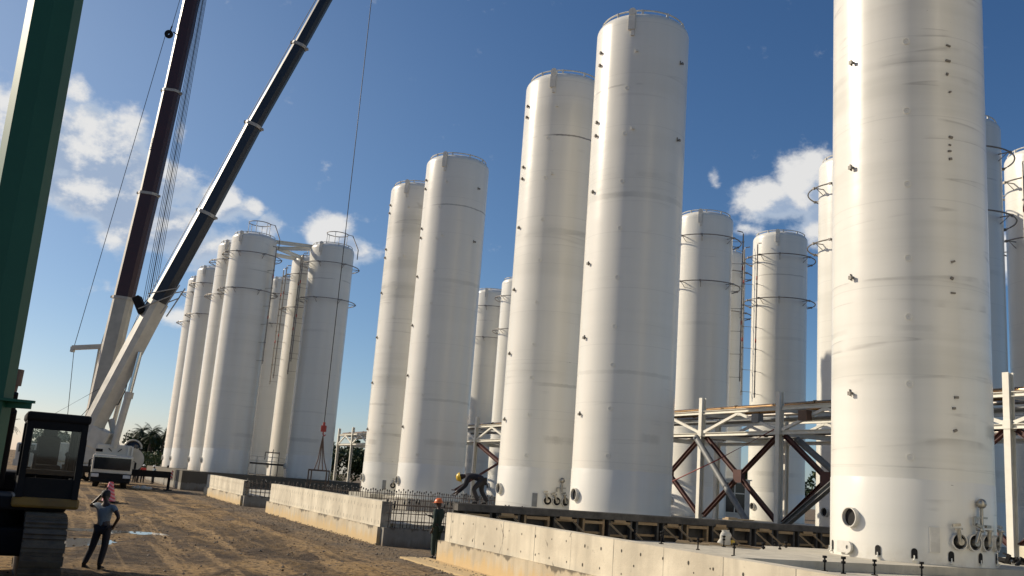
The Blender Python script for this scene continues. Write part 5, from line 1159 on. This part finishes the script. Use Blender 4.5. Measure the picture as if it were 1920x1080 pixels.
for i, (x, y, s, lb) in enumerate(((-76, 208, .92, 'dark broad tree left in the horizon clump behind the crane'), (-71.5, 210, .88, 'dark broad tree middle of the horizon clump behind the crane'), (-67.5, 209, .72, 'dark low tree right of the clump against the leftmost tank'), (-33.5, 190, 1.0, 'dark tree left behind the far pipe rack'), (-29.3, 193, 1.05, 'dark tree middle behind the far pipe rack'), (-24.5, 190, 1.0, 'dark tree right behind the far pipe rack'),
                                   (-94, 205, .85, 'dark tree far left behind the excavator'), (94, 190, 1.35, 'dark tree showing past the rack column at the right edge'), (48, 200, 1.25, 'dark tree glimpsed between the tanks behind the rack cabin'), (58, 195, 1.2, 'dark tree glimpsed right of the rack cabin'), (-20, 196, 1.0, 'dark tree hidden partly behind the middle tanks'))):
    plant_tree('broadleaf_tree', lb, 'tree', TM[i % 3], (x, y, 0), s, i * 2.1, GT)
for i, (x, y, s, lb) in enumerate(((-69.5, 186, 1.0, 'olive green bush right below the horizon palms'), (-64.5, 184, .9, 'olive green bush against the leftmost tank foot'), (-74.0, 184, .95, 'olive green bush behind the crane superstructure'), (-80, 186, .95, 'olive green bush far left behind the crane cab'), (-30, 176, .6, 'low bush under the far pipe rack'))):
    plant_tree('bush', lb, 'bush', BM[i % 2], (x, y, 0), s, i * 1.7, 'bushes on the horizon')

# ------------------------------------------------------------------ sky, sun, camera
SUN_AZ, SUN_EL = -70.0, 28.0
w = bpy.data.worlds.new('World'); scene.world = w; w.use_nodes = True; nt = w.node_tree; nt.nodes.clear()
out = nt.nodes.new('ShaderNodeOutputWorld'); bg = nt.nodes.new('ShaderNodeBackground'); nt.links.new(bg.outputs[0], out.inputs[0]); bg.inputs[1].default_value = 0.10
sky = nt.nodes.new('ShaderNodeTexSky'); sky.sky_type = 'NISHITA'; sky.sun_disc = False; sky.sun_elevation = rad(SUN_EL); sky.sun_rotation = rad(SUN_AZ % 360); sky.air_density = 1.0; sky.dust_density = 3.0; sky.ozone_density = 3.0; sky.altitude = 2000
tc = nt.nodes.new('ShaderNodeTexCoord')
def mth(op, a, b=None, c=None):
    n = nt.nodes.new('ShaderNodeMath'); n.operation = op
    for i, q in enumerate((a, b, c)):
        if q is None: continue
        if hasattr(q, 'is_output'): nt.links.new(q, n.inputs[i])
        else: n.inputs[i].default_value = q
    return n.outputs[0]
sx = nt.nodes.new('ShaderNodeSeparateXYZ'); nt.links.new(tc.outputs['Generated'], sx.inputs[0])
AZ = mth('MULTIPLY', mth('ARCTAN2', sx.outputs[0], sx.outputs[1]), 57.29578); EL = mth('MULTIPLY', mth('ARCSINE', sx.outputs[2]), 57.29578)
# cumulus banks: azimuth, elevation, half widths in degrees, weight
CL = [(-28.4, 16.2, 3.2, 3.0, 1.0), (-24.8, 16.2, 3.4, 2.6, 1.0), (-22.0, 14.9, 2.8, 1.9, .95), (-21.3, 12.9, 2.8, 1.7, .95), (-24.5, 14.3, 3.6, 1.6, .95), (-26.1, 19.3, .9, .9, .7), (-20.5, 18.3, .5, .9, .42), (-17.6, 14.6, 1.7, 1.0, .8), (-16.0, 14.6, .9, .8, .8), (-18.3, 12.0, 2.8, 1.3, .8), (-18.9, 7.9, 1.6, .7, .6), (-11.3, 13.9, 1.5, 1.3, .85), (-10.0, 12.9, 1.6, 1.0, .8), (-14.9, 13.9, .9, .7, .6),
      (15.2, 17.3, 2.2, 1.3, .85), (17.2, 18.0, 1.8, 1.9, .95), (18.6, 16.0, 2.2, 1.6, .8), (11.9, 18.4, .5, .7, .42), (14.2, 15.6, 1.2, .5, .45), (28.2, 14.0, 1.4, 1.6, .7), (18.5, 11.5, 1.5, .7, .5), (40, 14, 6, 3, .9), (-42, 15, 7, 3, .9), (-60, 12, 8, 3, .9), (70, 16, 9, 3, .9), (120, 15, 10, 4, .9), (180, 14, 14, 4, .9), (-120, 15, 12, 4, .9)]
def density(daz, dele):
    a = mth('ADD', AZ, daz); e = mth('ADD', EL, dele)
    cv = nt.nodes.new('ShaderNodeCombineXYZ'); nt.links.new(a, cv.inputs[0]); nt.links.new(mth('MULTIPLY', e, 1.35), cv.inputs[1])
    n1 = nt.nodes.new('ShaderNodeTexNoise'); n1.inputs['Scale'].default_value = 0.36; n1.inputs['Detail'].default_value = 8; n1.inputs['Roughness'].default_value = 0.60; nt.links.new(cv.outputs[0], n1.inputs['Vector'])
    d = None
    for ca, ce, wa, we, wt in CL:
        q = mth('ADD', mth('POWER', mth('ABSOLUTE', mth('DIVIDE', mth('SUBTRACT', a, ca), wa)), 2.0), mth('POWER', mth('ABSOLUTE', mth('DIVIDE', mth('SUBTRACT', e, ce), we)), 2.0))
        g = mth('MULTIPLY', mth('EXPONENT', mth('MULTIPLY', q, -0.9)), wt)
        d = g if d is None else mth('MAXIMUM', d, g)
    return mth('ADD', d, mth('MULTIPLY', mth('SUBTRACT', n1.outputs['Fac'], 0.5), 1.45))
d0 = density(0, 0); d1 = density(-1.1, 0.75)     # d1: half a degree toward the sun
def smooth(x, lo, hi):
    m_ = nt.nodes.new('ShaderNodeMapRange'); m_.interpolation_type = 'SMOOTHSTEP'; nt.links.new(x, m_.inputs[0]); m_.inputs[1].default_value = lo; m_.inputs[2].default_value = hi; return m_.outputs[0]
mask = mth('MULTIPLY', smooth(d0, 0.20, 0.62), 0.92); lit = smooth(mth('SUBTRACT', d1, d0), 0.12, -0.30); core = smooth(d0, 0.36, 0.75)
shade = mix(nt, core, (5.6, 6.3, 7.2), (3.5, 4.4, 5.9)); cc = mix(nt, lit, shade, (8.3, 8.2, 8.0))
# deepen the blue away from the sun
sc_ = nt.nodes.new('ShaderNodeSeparateColor'); nt.links.new(sky.outputs[0], sc_.inputs[0]); cb = nt.nodes.new('ShaderNodeCombineColor')
for i, (k, g) in enumerate(((13.0, 1.32), (10.7, 1.14), (9.8, 1.0))): nt.links.new(mth('MULTIPLY', mth('POWER', mth('MULTIPLY', sc_.outputs[i], 0.1), g), k), cb.inputs[i])
veil = mth('MULTIPLY', mth('EXPONENT', mth('MULTIPLY', mth('ADD', mth('POWER', mth('ABSOLUTE', mth('DIVIDE', mth('ADD', AZ, 45.0), 28.0)), 2.0), mth('POWER', mth('ABSOLUTE', mth('DIVIDE', mth('SUBTRACT', EL, 20.0), 13.0)), 2.0)), -1.0)), 0.34)
fin = mix(nt, mask, mix(nt, veil, cb.outputs[0], (5.2, 6.2, 7.6)), cc); nt.links.new(fin, bg.inputs[0])

sl = bpy.data.lights.new('sun', 'SUN'); sl.energy = 5.0; sl.angle = rad(0.53); sl.color = (1.0, 0.88, 0.70); so = bpy.data.objects.new('sun', sl); COL.objects.link(so)
sd = V3((math.sin(rad(SUN_AZ)) * math.cos(rad(SUN_EL)), math.cos(rad(SUN_AZ)) * math.cos(rad(SUN_EL)), math.sin(rad(SUN_EL))))
so.rotation_euler = sd.to_track_quat('Z', 'Y').to_euler(); so.location = sd * 200

cam = bpy.data.cameras.new('camera'); co = bpy.data.objects.new('camera', cam); COL.objects.link(co); scene.camera = co
cam.sensor_width = 36; cam.lens = 36 * 1805.5 / 1920; cam.clip_end = 6000; cam.clip_start = 0.1
p, r = rad(11.592), rad(-4.259)
fw = V3((0, math.cos(p), math.sin(p))); up0 = V3((0, -math.sin(p), math.cos(p))); rt0 = V3((1, 0, 0))
rt_ = rt0 * math.cos(r) - up0 * math.sin(r); up_ = up0 * math.cos(r) + rt0 * math.sin(r)
Mx = Matrix((rt_, up_, -fw)).transposed().to_4x4(); Mx.translation = V3((0, 0, 2.35)); co.matrix_world = Mx
scene.view_settings.view_transform = 'Standard'; scene.view_settings.look = 'None'; scene.view_settings.exposure = 0; scene.view_settings.gamma = 1
scene.render.engine = 'CYCLES'; scene.cycles.max_bounces = 6; scene.cycles.transparent_max_bounces = 8
